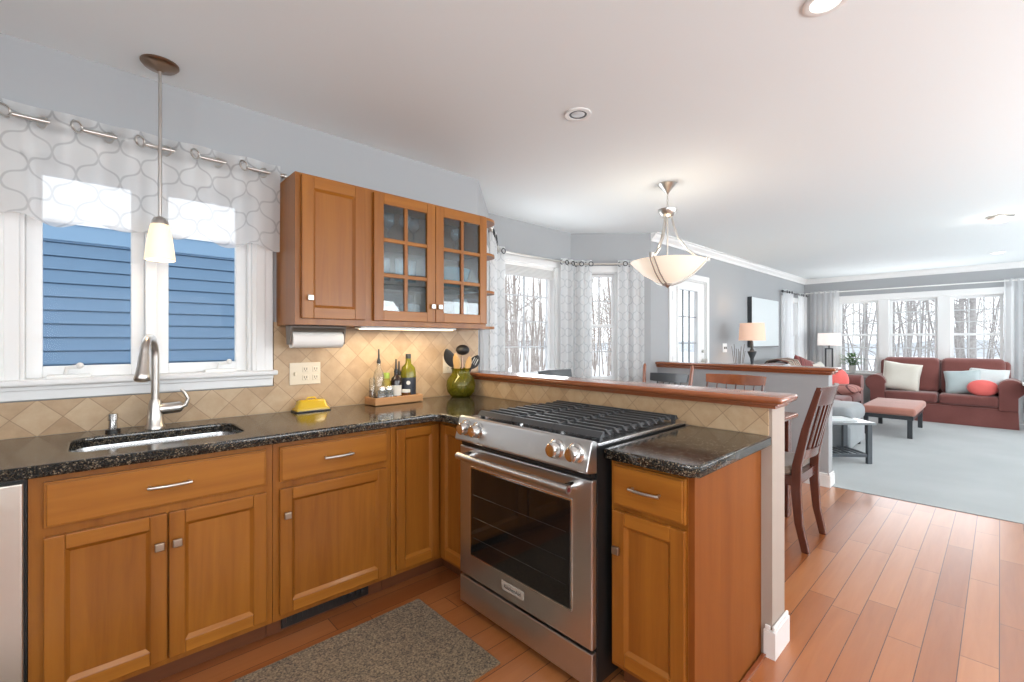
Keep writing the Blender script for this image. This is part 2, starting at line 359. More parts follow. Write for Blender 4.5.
# ------------------------------------------------------------------ mesh helpers
LOC = {}
class MB:
    def __init__(s): s.bm = bmesh.new()
    def _bev(s, verts, w, seg=2):
        if w <= 0: return
        ed = list({e for v in verts for e in v.link_edges})
        bmesh.ops.bevel(s.bm, geom=ed, offset=w, segments=seg, affect='EDGES', profile=0.5)
    def box(s, x0, x1, y0, y1, z0, z1, mi=0, bev=0.0, seg=2):
        x0, x1 = min(x0, x1), max(x0, x1); y0, y1 = min(y0, y1), max(y0, y1); z0, z1 = min(z0, z1), max(z0, z1)
        n0 = len(s.bm.faces)
        r = bmesh.ops.create_cube(s.bm, size=1)
        for v in r['verts']:
            v.co = Vector(((x0 + x1) / 2 + v.co.x * (x1 - x0), (y0 + y1) / 2 + v.co.y * (y1 - y0), (z0 + z1) / 2 + v.co.z * (z1 - z0)))
        fs = {f for v in r['verts'] for f in v.link_faces}
        for f in fs: f.material_index = mi
        if bev: s._bev(r['verts'], min(bev, 0.45 * min(x1 - x0, y1 - y0, z1 - z0)), seg)
        return s
    def poly(s, pts, lo, hi, axis='z', mi=0):
        # extrude a 2-D outline: axis z -> (x,y), y -> (x,z), x -> (y,z)
        def P(p, h):
            return {'z': (p[0], p[1], h), 'y': (p[0], h, p[1]), 'x': (h, p[0], p[1])}[axis]
        a = [s.bm.verts.new(P(p, lo)) for p in pts]; b = [s.bm.verts.new(P(p, hi)) for p in pts]
        n = len(pts); fs = [s.bm.faces.new(a), s.bm.faces.new(list(reversed(b)))]
        for i in range(n):
            fs.append(s.bm.faces.new([a[i], b[i], b[(i + 1) % n], a[(i + 1) % n]]))
        for f in fs: f.material_index = mi
        return s
    def rings(s, rs, mi=0, cap=True, closed=False):
        vr = [[s.bm.verts.new(p) for p in r] for r in rs]
        n = len(rs[0])
        fs = []
        m = len(vr)
        for i in range(m if closed else m - 1):
            a, b = vr[i], vr[(i + 1) % m]
            for j in range(n):
                fs.append(s.bm.faces.new([a[j], a[(j + 1) % n], b[(j + 1) % n], b[j]]))
        if cap and not closed:
            fs.append(s.bm.faces.new(list(reversed(vr[0])))); fs.append(s.bm.faces.new(vr[-1]))
        for f in fs: f.material_index = mi
        return s
    def tube(s, pts, r, n=10, mi=0, closed=False, sq=False):
        pts = [Vector(p) for p in pts]
        rr = r if isinstance(r, (list, tuple)) else [r] * len(pts)
        rs = []; up = None
        m = len(pts)
        for i, p in enumerate(pts):
            if closed: t = pts[(i + 1) % m] - pts[i - 1]
            else: t = pts[min(i + 1, m - 1)] - pts[max(i - 1, 0)]
            t.normalize()
            if up is None:
                up = Vector((0, 0, 1)) if abs(t.z) < 0.9 else Vector((1, 0, 0))
            a = up - t * up.dot(t)
            if a.length < 1e-4: a = t.orthogonal()
            a.normalize(); up = a
            b = t.cross(a)
            off = math.pi / 4 if n == 4 else 0
            k = rr[i] * (math.sqrt(2) if n == 4 else 1)
            rs.append([p + (a * math.cos(2 * math.pi * j / n + off) + b * math.sin(2 * math.pi * j / n + off)) * k for j in range(n)])
        return s.rings(rs, mi, True, closed)
    def lathe(s, prof, c=(0, 0, 0), n=24, mi=0, axis='z', cap=True):
        rs = []
        for r, h in prof:
            r = max(r, 0.0004)
            ring = []
            for j in range(n):
                a = 2 * math.pi * j / n
                u, v = r * math.cos(a), r * math.sin(a)
                p = {'z': (u, v, h), 'x': (h, u, v), 'y': (v, h, u)}[axis]
                ring.append((c[0] + p[0], c[1] + p[1], c[2] + p[2]))
            rs.append(ring)
        return s.rings(rs, mi, cap)
    def cyl(s, c, r, h, n=20, mi=0, axis='z'): return s.lathe([(r, 0), (r, h)], c, n, mi, axis)
    def ball(s, c, rx, ry=None, rz=None, n=16, m=10, mi=0):
        ry = ry or rx; rz = rz or rx
        rs = []
        for i in range(m + 1):
            a = -math.pi / 2 + math.pi * i / m
            k = max(math.cos(a), 0.01)
            rs.append([(c[0] + rx * k * math.cos(2 * math.pi * j / n), c[1] + ry * k * math.sin(2 * math.pi * j / n), c[2] + rz * math.sin(a)) for j in range(n)])
        return s.rings(rs, mi)
    def grid(s, fn, nu, nv, mi=0, uv=None):
        vs = [[s.bm.verts.new(fn(i / nu, j / nv)) for j in range(nv + 1)] for i in range(nu + 1)]
        lay = s.bm.loops.layers.uv.verify() if uv else None
        for i in range(nu):
            for j in range(nv):
                f = s.bm.faces.new([vs[i][j], vs[i + 1][j], vs[i + 1][j + 1], vs[i][j + 1]]); f.material_index = mi
                if uv:
                    for lp, (a, b) in zip(f.loops, ((i, j), (i + 1, j), (i + 1, j + 1), (i, j + 1))):
                        lp[lay].uv = uv(a / nu, b / nv)
        return s
    def build(s, name, mats, parent=None, origin=None, local=False, smooth=None, bev=0.0, solid=0.0, recalc=True):
        off = Vector((0, 0, 0))
        if parent is not None and not local: off = LOC[parent.name]
        if origin is not None: off = Vector(origin)
        if off.length: bmesh.ops.translate(s.bm, verts=s.bm.verts, vec=-off)
        if recalc: bmesh.ops.recalc_face_normals(s.bm, faces=s.bm.faces)
        me = bpy.data.meshes.new(name); s.bm.to_mesh(me); s.bm.free()
        for mm in (mats if isinstance(mats, (list, tuple)) else [mats]): me.materials.append(M[mm] if isinstance(mm, str) else mm)
        o = bpy.data.objects.new(name, me); col.objects.link(o)
        if smooth is not None:
            for p in me.polygons: p.use_smooth = True
            me.set_sharp_from_angle(angle=R(smooth))
        if parent is not None: o.parent = parent; LOC[o.name] = LOC[parent.name].copy()
        elif origin is not None: o.location = origin; LOC[o.name] = Vector(origin)
        else: LOC[o.name] = Vector((0, 0, 0))
        if bev:
            b = o.modifiers.new('bevel', 'BEVEL'); b.width = bev; b.segments = 2; b.limit_method = 'ANGLE'; b.angle_limit = R(40)
        if solid:
            b = o.modifiers.new('solid', 'SOLIDIFY'); b.thickness = solid; b.offset = 0
        return o

def tag(o, label, cat, group=None, kind=None):
    o['label'] = label; o['category'] = cat
    if group: o['group'] = group
    if kind: o['kind'] = kind
    return o
def thing(name, label, cat, loc=(0, 0, 0), rz=0, group=None):
    o = bpy.data.objects.new(name, None); col.objects.link(o); o.empty_display_size = 0.1
    o.location = loc; o.rotation_euler = (0, 0, rz); LOC[o.name] = Vector(loc)
    return tag(o, label, cat, group)
def struct_thing(name, label, cat, loc=(0, 0, 0), rz=0):
    o = thing(name, label, cat, loc, rz); o['kind'] = 'structure'; return o
def struct(name, mb, mats, label, cat, **kw):
    return tag(mb.build(name, mats, **kw), label, cat, kind='structure')
def dup(root, loc, rz, label=None):
    r = root.copy(); col.objects.link(r); r.location = loc; r.rotation_euler = (0, 0, rz); LOC[r.name] = Vector(loc)
    if label: r['label'] = label
    for ch in list(root.children):
        c = ch.copy(); col.objects.link(c); c.parent = r
        for g in list(ch.children):
            d = g.copy(); col.objects.link(d); d.parent = c
    return r

H = 2.39          # ceiling
YW = 2.56         # kitchen window wall
XF = 10.05        # far living-room wall
XP = 1.95         # kitchen face of the peninsula wall
BAY = [(2.055, YW), (2.66, 3.165), (3.82, 3.165), (4.425, YW)]
XL, YB, YR = -1.75, -2.6, -2.9

# ------------------------------------------------------------------ floor, ceiling, walls
flo = MB().poly([(XL, YB), (4.6, YB), (4.6, YW + 0.02), (4.425, YW + 0.02), (3.82, 3.18), (2.66, 3.18), (2.055, YW + 0.02), (XL, YW + 0.02)], -0.12, 0)
struct('floor', flo, 'floor', 'reddish cherry plank floor of the kitchen and dining area', 'floor')
car = MB().poly([(4.6, YR), (XF, YR), (XF, YW + 0.02), (4.6, YW + 0.02)], -0.12, 0.004)
struct('floor_carpet', car, 'carpet', 'pale grey carpet of the living room beyond the planks', 'carpet')
cei = MB().poly([(XL, YR), (XF, YR), (XF, YW + 0.02), (4.425, YW + 0.02), (3.82, 3.18), (2.66, 3.18), (2.055, YW + 0.02), (XL, YW + 0.02)], H, H + 0.12)
struct('ceiling', cei, 'ceil', 'smooth white ceiling over kitchen, dining and living rooms', 'ceiling')

def wall(name, p0, p1, opens, label, z0=0.0, z1=H, th=0.12):
    # inner face on the line p0->p1, thickness to the left of it; opens = (s0, s1, z0, z1)
    p0 = Vector((*p0, 0)); p1 = Vector((*p1, 0)); ln = (p1 - p0).length
    a = math.atan2(p1.y - p0.y, p1.x - p0.x)
    cuts = sorted({0.0, ln} | {v for o in opens for v in o[:2]})
    mb = MB()
    for s0, s1 in zip(cuts[:-1], cuts[1:]):
        zs = [(z0, z1)]
        for o in opens:
            if o[0] <= s0 + 1e-6 and o[1] >= s1 - 1e-6: zs = [(z0, o[2]), (o[3], z1)]
        for za, zb in zs:
            if zb - za > 1e-4: mb.box(s0, s1, 0, th, za, zb)
    bmesh.ops.remove_doubles(mb.bm, verts=mb.bm.verts, dist=1e-5)
    mb.bm.transform(Matrix.Translation(p0) @ Matrix.Rotation(a, 4, 'Z'))
    return struct(name, mb, 'wall', label, 'wall')

KW = (-0.19, 0.60, 1.06, 1.96)    # kitchen window opening, x and z
wall('wall_kitchen', (XL, YW), (2.055, YW), [(KW[0] - XL, KW[1] - XL, KW[2], KW[3])], 'grey kitchen wall with the sink window')
DL = math.hypot(0.605, 0.605)
wall('wall_bay_left', BAY[0], BAY[1], [(0.17, DL - 0.17, 0.84, 1.97)], 'narrow angled bay wall just past the open end shelf')
wall('wall_bay_back', BAY[1], BAY[2], [(0.13, 0.90, 0.86, 1.99)], 'back wall of the dining bay with the wide window')
wall('wall_bay_right', BAY[2], BAY[3], [(0.14, 0.49, 0.80, 1.97)], 'angled bay wall with the narrow double hung window')
wall('wall_living', BAY[3], (XF, YW), [(4.87 - 4.425, 5.76 - 4.425, 0.0, 1.97), (8.75 - 4.425, 9.6 - 4.425, 0.66, 1.93)], 'long grey living room wall with the glazed door')
wall('wall_far', (XF, YW), (XF, YR), [(YW - 2.03, YW + 0.05, 0.65, 1.95)], 'far grey living room wall with the triple window')
wall('wall_left', (XL, YB), (XL, YW), [(0.9, 2.9, 0.8, 2.1)], 'grey kitchen wall left of the dishwasher')
wall('wall_back', (4.6, YB), (XL, YB), [(0.3, 2.5, 0.1, 2.1), (3.1, 5.4, 0.8, 2.1)], 'grey wall behind the kitchen with added wide windows')
wall('wall_side', (XF, YR), (4.6, YR), [(0.5, 5.0, 0.5, 2.15)], 'grey living room side wall with an added wide window')
wall('wall_return', (4.6, YR), (4.6, YB), [], 'short return where the living room steps back')

# peninsula wall and half wall
pw = MB().box(XP, 2.098, 0.605, YW, 0, 0.972)
struct('wall_peninsula', pw, plain('peninsula_wall_paint', (0.40, 0.335, 0.285), 0.6), 'low pale wall behind range carrying the wooden bar top', 'wall')
hw = MB().box(4.565, 4.69, 0.985, YW, 0, 0.945)
struct('wall_half', hw, 'wall', 'grey half wall between the dining area and living room', 'wall')

def cap(name, x0, x1, y0, y1, z0, z1, mold, label):
    mb = MB()
    mb.box(x0, x1, y0, y1, z1 - 0.028, z1, bev=0.012, seg=3)
    mb.box(x0 + mold, x1 - mold, y0 + mold, y1, z0 + 0.012, z1 - 0.028, bev=0.008)
    mb.box(x0 + mold * 1.8, x1 - mold * 1.8, y0 + mold * 1.8, y1, z0, z0 + 0.012)
    return struct(name, mb, 'cherry_y', label, 'trim', smooth=40)
cap('trim_1', 1.895, 2.105, 0.556, YW, 0.972, 1.020, 0.017, 'glossy cherry bar top along the peninsula wall behind the range')
cap('trim_2', 4.51, 4.745, 0.928, YW, 0.945, 1.005, 0.020, 'cherry cap board on the grey half wall beyond the dining table')

def baseb(name, segs, label, h=0.10):
    mb = MB()
    for x0, x1, y0, y1 in segs:
        mb.box(x0, x1, y0, y1, 0, h - 0.02); 
        mb.box(x0 + 0.003, x1 - 0.003, y0 + 0.003, y1 - 0.003, h - 0.02, h, bev=0.004)
    return struct(name, mb, 'trim', label, 'baseboard')
baseb('baseboard_peninsula', [(XP - 0.014, 2.112, 0.590, 0.606), (2.098, 2.112, 0.606, YW), (XP - 0.014, XP, 0.606, 0.632)], 'white baseboard wrapping the end of the peninsula wall', 0.125)
baseb('baseboard_half', [(4.55, 4.705, 0.97, 0.986), (4.55, 4.566, 0.986, YW)], 'white baseboard along the grey half wall', 0.115)
baseb('baseboard_living', [(5.85, XF, YW - 0.015, YW)], 'white baseboard below the picture in the living room')
baseb('baseboard_far', [(XF - 0.015, XF, YR, YW - 0.015)], 'white baseboard under the triple window')

# crown mouldings
def crown(name, p0, p1, inward, label):
    p0 = Vector((*p0, 0)); p1 = Vector((*p1, 0)); n = Vector((*inward, 0))
    prof = [(0, -0.085), (0.012, -0.085), (0.02, -0.06), (0.05, -0.03), (0.058, -0.012), (0.075, -0.010), (0.075, 0), (0, 0)]
    mb = MB()
    rs = [[tuple(p + n * a + Vector((0, 0, H + b))) for a, b in prof] for p in (p0, p1)]
    mb.rings(rs)
    return struct(name, mb, 'trim', label, 'trim')
crown('trim_3', (4.425, YW), (XF, YW), (0, -1), 'white crown moulding over the glazed door wall')
crown('trim_4', (XF, YW), (XF, YR), (-1, 0), 'white crown moulding over the triple window')

# tiled backsplash (10 mm tile on the walls)
bs = MB()
bs.box(XL, -0.29, YW - 0.012, YW, 0.864, 1.33)
bs.box(-0.29, 0.70, YW - 0.012, YW, 0.864, 1.0)
bs.box(0.70, 2.045, YW - 0.012, YW, 0.864, 1.33)
struct('wall_backsplash', bs, 'tile_x', 'tan diagonal stone tile backsplash under the window and wall cabinets', 'backsplash')
bp = MB().box(XP - 0.012, XP, 0.616, YW - 0.0125, 0.864, 0.972)
struct('wall_backsplash_peninsula', bp, 'tile_y', 'low tan diagonal tile strip behind the range', 'backsplash')

# ------------------------------------------------------------------ windows
def sash(t, x0, x1, z0, z1, y, cols, rows, fr=0.035, mun=0.012, d=0.03):
    mb = MB()
    mb.box(x0, x0 + fr, y, y + d, z0, z1); mb.box(x1 - fr, x1, y, y + d, z0, z1)
    mb.box(x0 + fr, x1 - fr, y, y + d, z0, z0 + fr); mb.box(x0 + fr, x1 - fr, y, y + d, z1 - fr, z1)
    s = mb.build('sash', 'vinyl', t, local=True, bev=0.003)
    if cols > 1 or rows > 1:
        g = MB(); a, b, c, e = x0 + fr, x1 - fr, z0 + fr, z1 - fr
        for i in range(1, cols): g.box(a + (b - a) * i / cols - mun / 2, a + (b - a) * i / cols + mun / 2, y + 0.006, y + 0.022, c, e)
        for j in range(1, rows): g.box(a, b, y + 0.005, y + 0.023, c + (e - c) * j / rows - mun / 2, c + (e - c) * j / rows + mun / 2)
        g.build('muntins', 'muntin_backlit', s, local=True)
    MB().box(x0 + fr - 0.004, x1 - fr + 0.004, y + 0.012, y + 0.016, z0 + fr - 0.004, z1 - fr + 0.004).build('pane', 'pane', s, local=True)
    return s
def casing(t, x0, x1, z0, z1, w=0.085, sill=True, d=0.02, head=None):
    mb = MB()
    h = head or w
    for a, b in ((x0 - w, x0), (x1, x1 + w)):
        mb.box(a, b, -d, 0, z0 if sill else z0 - w, z1, bev=0.004)
        m = (a + b) / 2
        mb.box(m - w * 0.32, m + w * 0.1, -d - 0.006, -d, z0 if sill else z0 - w, z1, bev=0.002)
    mb.box(x0 - w, x1 + w, -d, 0, z1, z1 + h, bev=0.004)
    # reveal lining the opening
    mb.box(x0, x0 + 0.012, 0, 0.115, z0, z1); mb.box(x1 - 0.012, x1, 0, 0.115, z0, z1)
    mb.box(x0, x1, 0, 0.115, z1 - 0.012, z1); mb.box(x0, x1, 0, 0.115, z0, z0 + 0.012)
    mb.build('casing', 'trim', t, local=True)
    if sill:
        MB().box(x0 - w - 0.015, x1 + w + 0.015, -0.058, 0.10, z0 - 0.012, z0 + 0.013, bev=0.008).build('sill', 'trim', t, local=True)
        ap = MB().box(x0 - w, x1 + w, -d, 0, z0 - 0.067, z0 - 0.012, bev=0.004)
        ap.box(x0 - w, x1 + w, -d - 0.012, -d, z0 - 0.03, z0 - 0.012, bev=0.004)
        ap.build('apron', 'trim', t, local=True)

# window over the sink: two casements
w1 = struct_thing('window_1', 'white double casement window over the sink', 'window', (0, YW, 0))
casing(w1, KW[0], KW[1], KW[2] + 0.012, KW[3], 0.095)
MB().box(0.186, 0.226, 0.0, 0.10, 1.085, 1.948, bev=0.004).build('mullion', 'vinyl', w1, local=True)
for a, b in ((-0.178, 0.186), (0.226, 0.588)):
    sash(w1, a, b, 1.085, 1.948, 0.045, 1, 1, fr=0.046)
for xc in (-0.055, 0.47):
    cr = MB()
    cr.box(xc - 0.065, xc + 0.065, -0.01, 0.042, 1.0735, 1.098, bev=0.006)
    cr.tube([(xc - 0.01, 0.01, 1.10), (xc - 0.005, 0.0, 1.125), (xc + 0.03, -0.01, 1.13)], 0.008, 8)
    cr.ball((xc + 0.032, -0.01, 1.133), 0.013, n=10, m=6)
    cr.build('crank', 'white_plastic', w1, local=True, smooth=40)

a45 = R(45)
w2 = struct_thing('window_2', 'narrow angled bay window nearest the kitchen', 'window', (*BAY[0], 0), a45)
casing(w2, 0.17, DL - 0.17, 0.84, 1.97, 0.06)
sash(w2, 0.182, DL - 0.182, 1.40, 1.955, 0.06, 2, 2, 0.03); sash(w2, 0.182, DL - 0.182, 0.855, 1.42, 0.03, 2, 2, 0.03)
w3 = struct_thing('window_3', 'wide bay window with six over muntins in the dining nook', 'window', (*BAY[1], 0), 0)
casing(w3, 0.13, 0.90, 0.86, 1.99, 0.075)
sash(w3, 0.142, 0.888, 0.873, 1.978, 0.05, 2, 4, 0.045)
bl = MB()
for i in range(7): bl.box(0.145, 0.885, 0.012, 0.045, 1.865 + i * 0.013, 1.873 + i * 0.013)
bl.box(0.143, 0.887, 0.008, 0.048, 1.955, 1.978)
bl.build('raised_blind', 'white_plastic', w3, local=True)
w4 = struct_thing('window_4', 'narrow double hung window of the bay nearest the glazed door', 'window', (*BAY[2], 0), -a45)
casing(w4, 0.14, 0.49, 0.80, 1.97, 0.065)
sash(w4, 0.152, 0.478, 1.375, 1.955, 0.06, 2, 2, 0.03); sash(w4, 0.152, 0.478, 0.815, 1.41, 0.03, 2, 2, 0.03)
# triple window on the far wall (local x runs towards the right of the photo)
w5 = struct_thing('window_5', 'triple white double hung window behind the maroon sofa', 'window', (XF, YW, 0), R(-90))
x0, x1 = YW - 2.03, YW + 0.05
casing(w5, x0, x1, 0.65, 1.95, 0.09)
units = [(YW - 2.015, YW - 1.44), (YW - 1.30, YW - 0.69), (YW - 0.54, YW + 0.035)]
for a, b in ((units[0][1], units[1][0]), (units[1][1], units[2][0])):
    MB().box(a, b, -0.012, 0.10, 0.663, 1.938, bev=0.004).build('mullion', 'trim', w5, local=True)
for a, b in units:
    sash(w5, a, b, 1.315, 1.937, 0.065, 3, 3, 0.038, 0.016); sash(w5, a, b, 0.664, 1.352, 0.035, 3, 3, 0.038, 0.016)
w6 = struct_thing('window_6', 'window half hidden by sheers in the living room corner', 'window', (0, YW, 0), 0)
casing(w6, 8.75, 9.6, 0.66, 1.93, 0.08)
sash(w6, 8.762, 9.588, 1.29, 1.917, 0.06, 3, 3, 0.035); sash(w6, 8.762, 9.588, 0.674, 1.32, 0.03, 3, 3, 0.035)
w7 = struct_thing('added_window_7', 'unseen wide window added behind the kitchen to admit light', 'window', (4.6, YB, 0), R(180))  # unseen window, added to let sky light into the kitchen
casing(w7, 3.1, 5.4, 0.8, 2.1, 0.08); sash(w7, 3.112, 5.388, 0.815, 2.088, 0.05, 3, 1)
w8 = struct_thing('added_window_8', 'unseen wide glazing added on the living room side wall to admit light', 'window', (XF, YR, 0), R(180))  # unseen glazing, added to light the living room
casing(w8, 0.5, 5.0, 0.5, 2.15, 0.08); sash(w8, 0.512, 4.988, 0.515, 2.138, 0.05, 4, 1)
w9 = struct_thing('added_window_9', 'unseen tall glazing added on the dining side wall to admit light', 'window', (4.6, YB, 0), R(180))  # unseen too, added so sky light reaches the dining side
casing(w9, 0.3, 2.5, 0.1, 2.1, 0.08, sill=False); sash(w9, 0.312, 2.488, 0.115, 2.088, 0.05, 2, 1)

w10 = struct_thing('added_window_10', 'unseen wide window added on the kitchen left wall to admit light', 'window', (XL, YB, 0), R(90))  # unseen window added to go with the left fill lamp
casing(w10, 0.9, 2.9, 0.8, 2.1, 0.08); sash(w10, 0.912, 2.888, 0.815, 2.088, 0.05, 2, 1)

# glazed exterior door
d1 = struct_thing('door_1', 'white exterior door with a leaded glass panel', 'door', (0, YW, 0))
mb = MB()
for a, b in ((4.80, 4.87), (5.76, 5.83)): mb.box(a, b, -0.02, 0, 0, 1.97, bev=0.004)
mb.box(4.80, 5.83, -0.02, 0, 1.97, 2.04, bev=0.004)
mb.box(4.87, 4.885, 0, 0.115, 0, 1.97); mb.box(5.745, 5.76, 0, 0.115, 0, 1.97); mb.box(4.885, 5.745, 0, 0.115, 1.955, 1.97)
mb.build('casing', 'trim', d1, local=True)
gx0, gx1, gz0, gz1 = 5.05, 5.54, 0.25, 1.84
mb = MB()
mb.box(4.887, gx0, 0.01, 0.05, 0.01, 1.952); mb.box(gx1, 5.743, 0.01, 0.05, 0.01, 1.952)
mb.box(gx0, gx1, 0.01, 0.05, 0.01, gz0); mb.box(gx0, gx1, 0.01, 0.05, gz1, 1.952)
for a, b, c, e in ((gx0 - 0.03, gx0, gz0 - 0.03, gz1 + 0.03), (gx1, gx1 + 0.03, gz0 - 0.03, gz1 + 0.03)): mb.box(a, b, 0.0, 0.012, c, e)
mb.box(gx0, gx1, 0.0, 0.012, gz1, gz1 + 0.03); mb.box(gx0, gx1, 0.0, 0.012, gz0 - 0.03, gz0)
dl = mb.build('door_leaf', 'trim', d1, local=True)
MB().box(gx0, gx1, 0.03, 0.034, gz0, gz1).build('pane', 'pane', dl, local=True)
mb = MB()
for i in (1, 2): mb.box(gx0 + (gx1 - gx0) * i / 3 - 0.004, gx0 + (gx1 - gx0) * i / 3 + 0.004, 0.022, 0.042, gz0, gz1)
for j in range(1, 5): mb.box(gx0, gx1, 0.021, 0.043, gz0 + (gz1 - gz0) * j / 5 - 0.006, gz0 + (gz1 - gz0) * j / 5 + 0.006)
mb.build('lead_bars', 'greyfab', dl, local=True)
mb = MB(); mb.cyl((5.68, -0.05, 0.98), 0.028, 0.05, 14, axis='y'); mb.cyl((5.68, -0.02, 1.10), 0.02, 0.025, 14, axis='y')
mb.build('handle', 'nickel', d1, local=True, smooth=40)
for z in (0.25, 1.0, 1.75): MB().box(4.868, 4.89, -0.012, 0.012, z - 0.05, z + 0.05, bev=0.003).build('hinge', 'darkmetal', d1, local=True)

# ------------------------------------------------------------------ kitchen cabinetry
class Fr:
    """cabinet front: s = along the front, d = out into the room, z up"""
    def __init__(s, kind, plane): s.k, s.p = kind, plane
    def box(s, mb, s0, s1, d0, d1, z0, z1, mi=0, bev=0.0):
        if s.k == 'y': mb.box(s0, s1, s.p - d0, s.p - d1, z0, z1, mi, bev)
        else: mb.box(s.p - d0, s.p - d1, s0, s1, z0, z1, mi, bev)
    def pt(s, a, d, z): return (a, s.p - d, z) if s.k == 'y' else (s.p - d, a, z)
def panel_door(fr, parent, s0, s1, z0, z1, stile=0.06, knob=None, name='door', th=0.02):
    mb = MB(); hz = 1
    fr.box(mb, s0, s0 + stile, 0, th, z0, z1, 0, 0.003); fr.box(mb, s1 - stile, s1, 0, th, z0, z1, 0, 0.003)
    fr.box(mb, s0 + stile, s1 - stile, 0, th, z1 - stile, z1, hz, 0.003); fr.box(mb, s0 + stile, s1 - stile, 0, th, z0, z0 + stile, hz, 0.003)
    fr.box(mb, s0 + stile, s1 - stile, 0, th - 0.012, z0 + stile, z1 - stile, 0)
    # sloped bead around the sunk panel
    a0, a1, b0, b1 = s0 + stile, s1 - stile, z0 + stile, z1 - stile
    k = 0.011
    def wedge(P, mi):
        v = [mb.bm.verts.new(fr.pt(*p)) for p in P]
        f = mb.bm.faces.new(v); f.material_index = mi
    t0, t1 = th - 0.012 + 0.0003, th - 0.002
    wedge([(a0, t1, b0), (a0, t1, b1), (a0 + k, t0, b1 - k), (a0 + k, t0, b0 + k)], 0)
    wedge([(a1, t1, b0), (a1, t1, b1), (a1 - k, t0, b1 - k), (a1 - k, t0, b0 + k)], 0)
    wedge([(a0, t1, b0), (a1, t1, b0), (a1 - k, t0, b0 + k), (a0 + k, t0, b0 + k)], hz)
    wedge([(a0, t1, b1), (a1, t1, b1), (a1 - k, t0, b1 - k), (a0 + k, t0, b1 - k)], hz)
    d = mb.build(name, ['honey_v', 'honey_h' if fr.k == 'y' else 'honey_y'], parent)
    if knob:
        ks, kz = knob
        kb = MB()
        kb.lathe([(0.006, 0), (0.006, 0.012)], fr.pt(ks, th + (0.012 if fr.k == 'y' else 0.012), kz), 10, axis='y' if fr.k == 'y' else 'x')
        fr.box(kb, ks - 0.0135, ks + 0.0135, th + 0.010, th + 0.022, kz - 0.0135, kz + 0.0135, 0, 0.003)
        kb.build('knob', 'nickel' if z0 > 1 else 'pewter', d)
    return d
def drawer(fr, parent, s0, s1, z0, z1, th=0.02, name='drawer', pull=True, pw=0.062):
    mb = MB()
    fr.box(mb, s0, s1, 0, th - 0.006, z0, z1, 0, 0.002)
    fr.box(mb, s0 + 0.006, s1 - 0.006, th - 0.006, th, z0 + 0.006, z1 - 0.006, 0, 0.004)
    d = mb.build(name, 'honey_h' if fr.k == 'y' else 'honey_y', parent)
    if pull:
        c = (s0 + s1) / 2; zc = (z0 + z1) / 2 + 0.002
        h = MB()
        pts = [fr.pt(c + u * pw, th + 0.018 + 0.008 * (1 - u * u), zc) for u in [i / 6 - 1 for i in range(13)]]
        h.tube(pts, 0.0055, 10)
        for u in (-0.88, 0.88): h.tube([fr.pt(c + u * pw, th, zc), fr.pt(c + u * pw, th + 0.020, zc)], 0.005, 8)
        h.build('pull', 'nickel', d, smooth=50)
    return d
fy = Fr('y', 1.995)      # cabinets under the window
fx = Fr('x', 1.350)      # cabinets of the peninsula
def base_y(name, label, x0, x1, loc):
    t = thing(name, label, 'cabinet', loc)
    mb = MB(); mb.box(x0, x1, 1.995, YW - 0.004, 0.10, 0.825)
    mb.build('body', 'honey_v', t)
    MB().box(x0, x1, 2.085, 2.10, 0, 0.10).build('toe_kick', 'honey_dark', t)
    return t
sb = base_y('sink_cabinet', 'honey maple double-door base cabinet below the sink', -0.131, 0.5425, (0.2, 2.25, 0))
# open top box for the sink: carve by replacing the body with panels
bod = [c for c in sb.children if c.name.startswith('body')][0]
bpy.data.objects.remove(bod)
mb = MB(); mb.box(-0.131, -0.113, 1.995, YW - 0.004, 0.10, 0.825); mb.box(0.525, 0.5425, 1.995, YW - 0.004, 0.10, 0.825); mb.box(-0.113, 0.525, 1.995, YW - 0.004, 0.10, 0.118)
mb.box(-0.113, 0.525, YW - 0.014, YW - 0.004, 0.118, 0.825); mb.box(-0.113, 0.525, 1.995, 2.012, 0.118, 0.825)
mb.build('body', 'honey_v', sb)
drawer(fy, sb, -0.098, 0.518, 0.662, 0.803, name='false_drawer')
panel_door(fy, sb, -0.098, 0.2025, 0.125, 0.634, 0.047, (0.180, 0.528)); panel_door(fy, sb, 0.2075, 0.518, 0.125, 0.634, 0.047, (0.230, 0.528))
db = base_y('drawer_cabinet', 'honey maple base cabinet with one drawer over one door', 0.5445, 1.0615, (0.8, 2.25, 0))
drawer(fy, db, 0.567, 1.038, 0.662, 0.803); panel_door(fy, db, 0.567, 1.038, 0.125, 0.634, 0.048, (0.592, 0.528))
# corner cabinet: L-shaped, a folding pair of doors in the inner corner
cb = thing('corner_cabinet', 'honey maple corner base cabinet left of the range', 'cabinet', (1.5, 2.25, 0))
mb = MB().poly([(1.0635, 1.995), (1.350, 1.995), (1.350, 1.708), (XP - 0.013, 1.708), (XP - 0.013, YW - 0.013), (1.0635, YW - 0.013)], 0.10, 0.825)
mb.build('body', 'honey_v', cb)
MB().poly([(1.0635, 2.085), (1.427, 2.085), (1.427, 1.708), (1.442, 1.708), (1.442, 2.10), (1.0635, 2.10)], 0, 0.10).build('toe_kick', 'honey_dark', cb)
panel_door(fy, cb, 1.087, 1.329, 0.125, 0.805, 0.045); panel_door(fx, cb, 1.722, 1.972, 0.125, 0.805, 0.045)
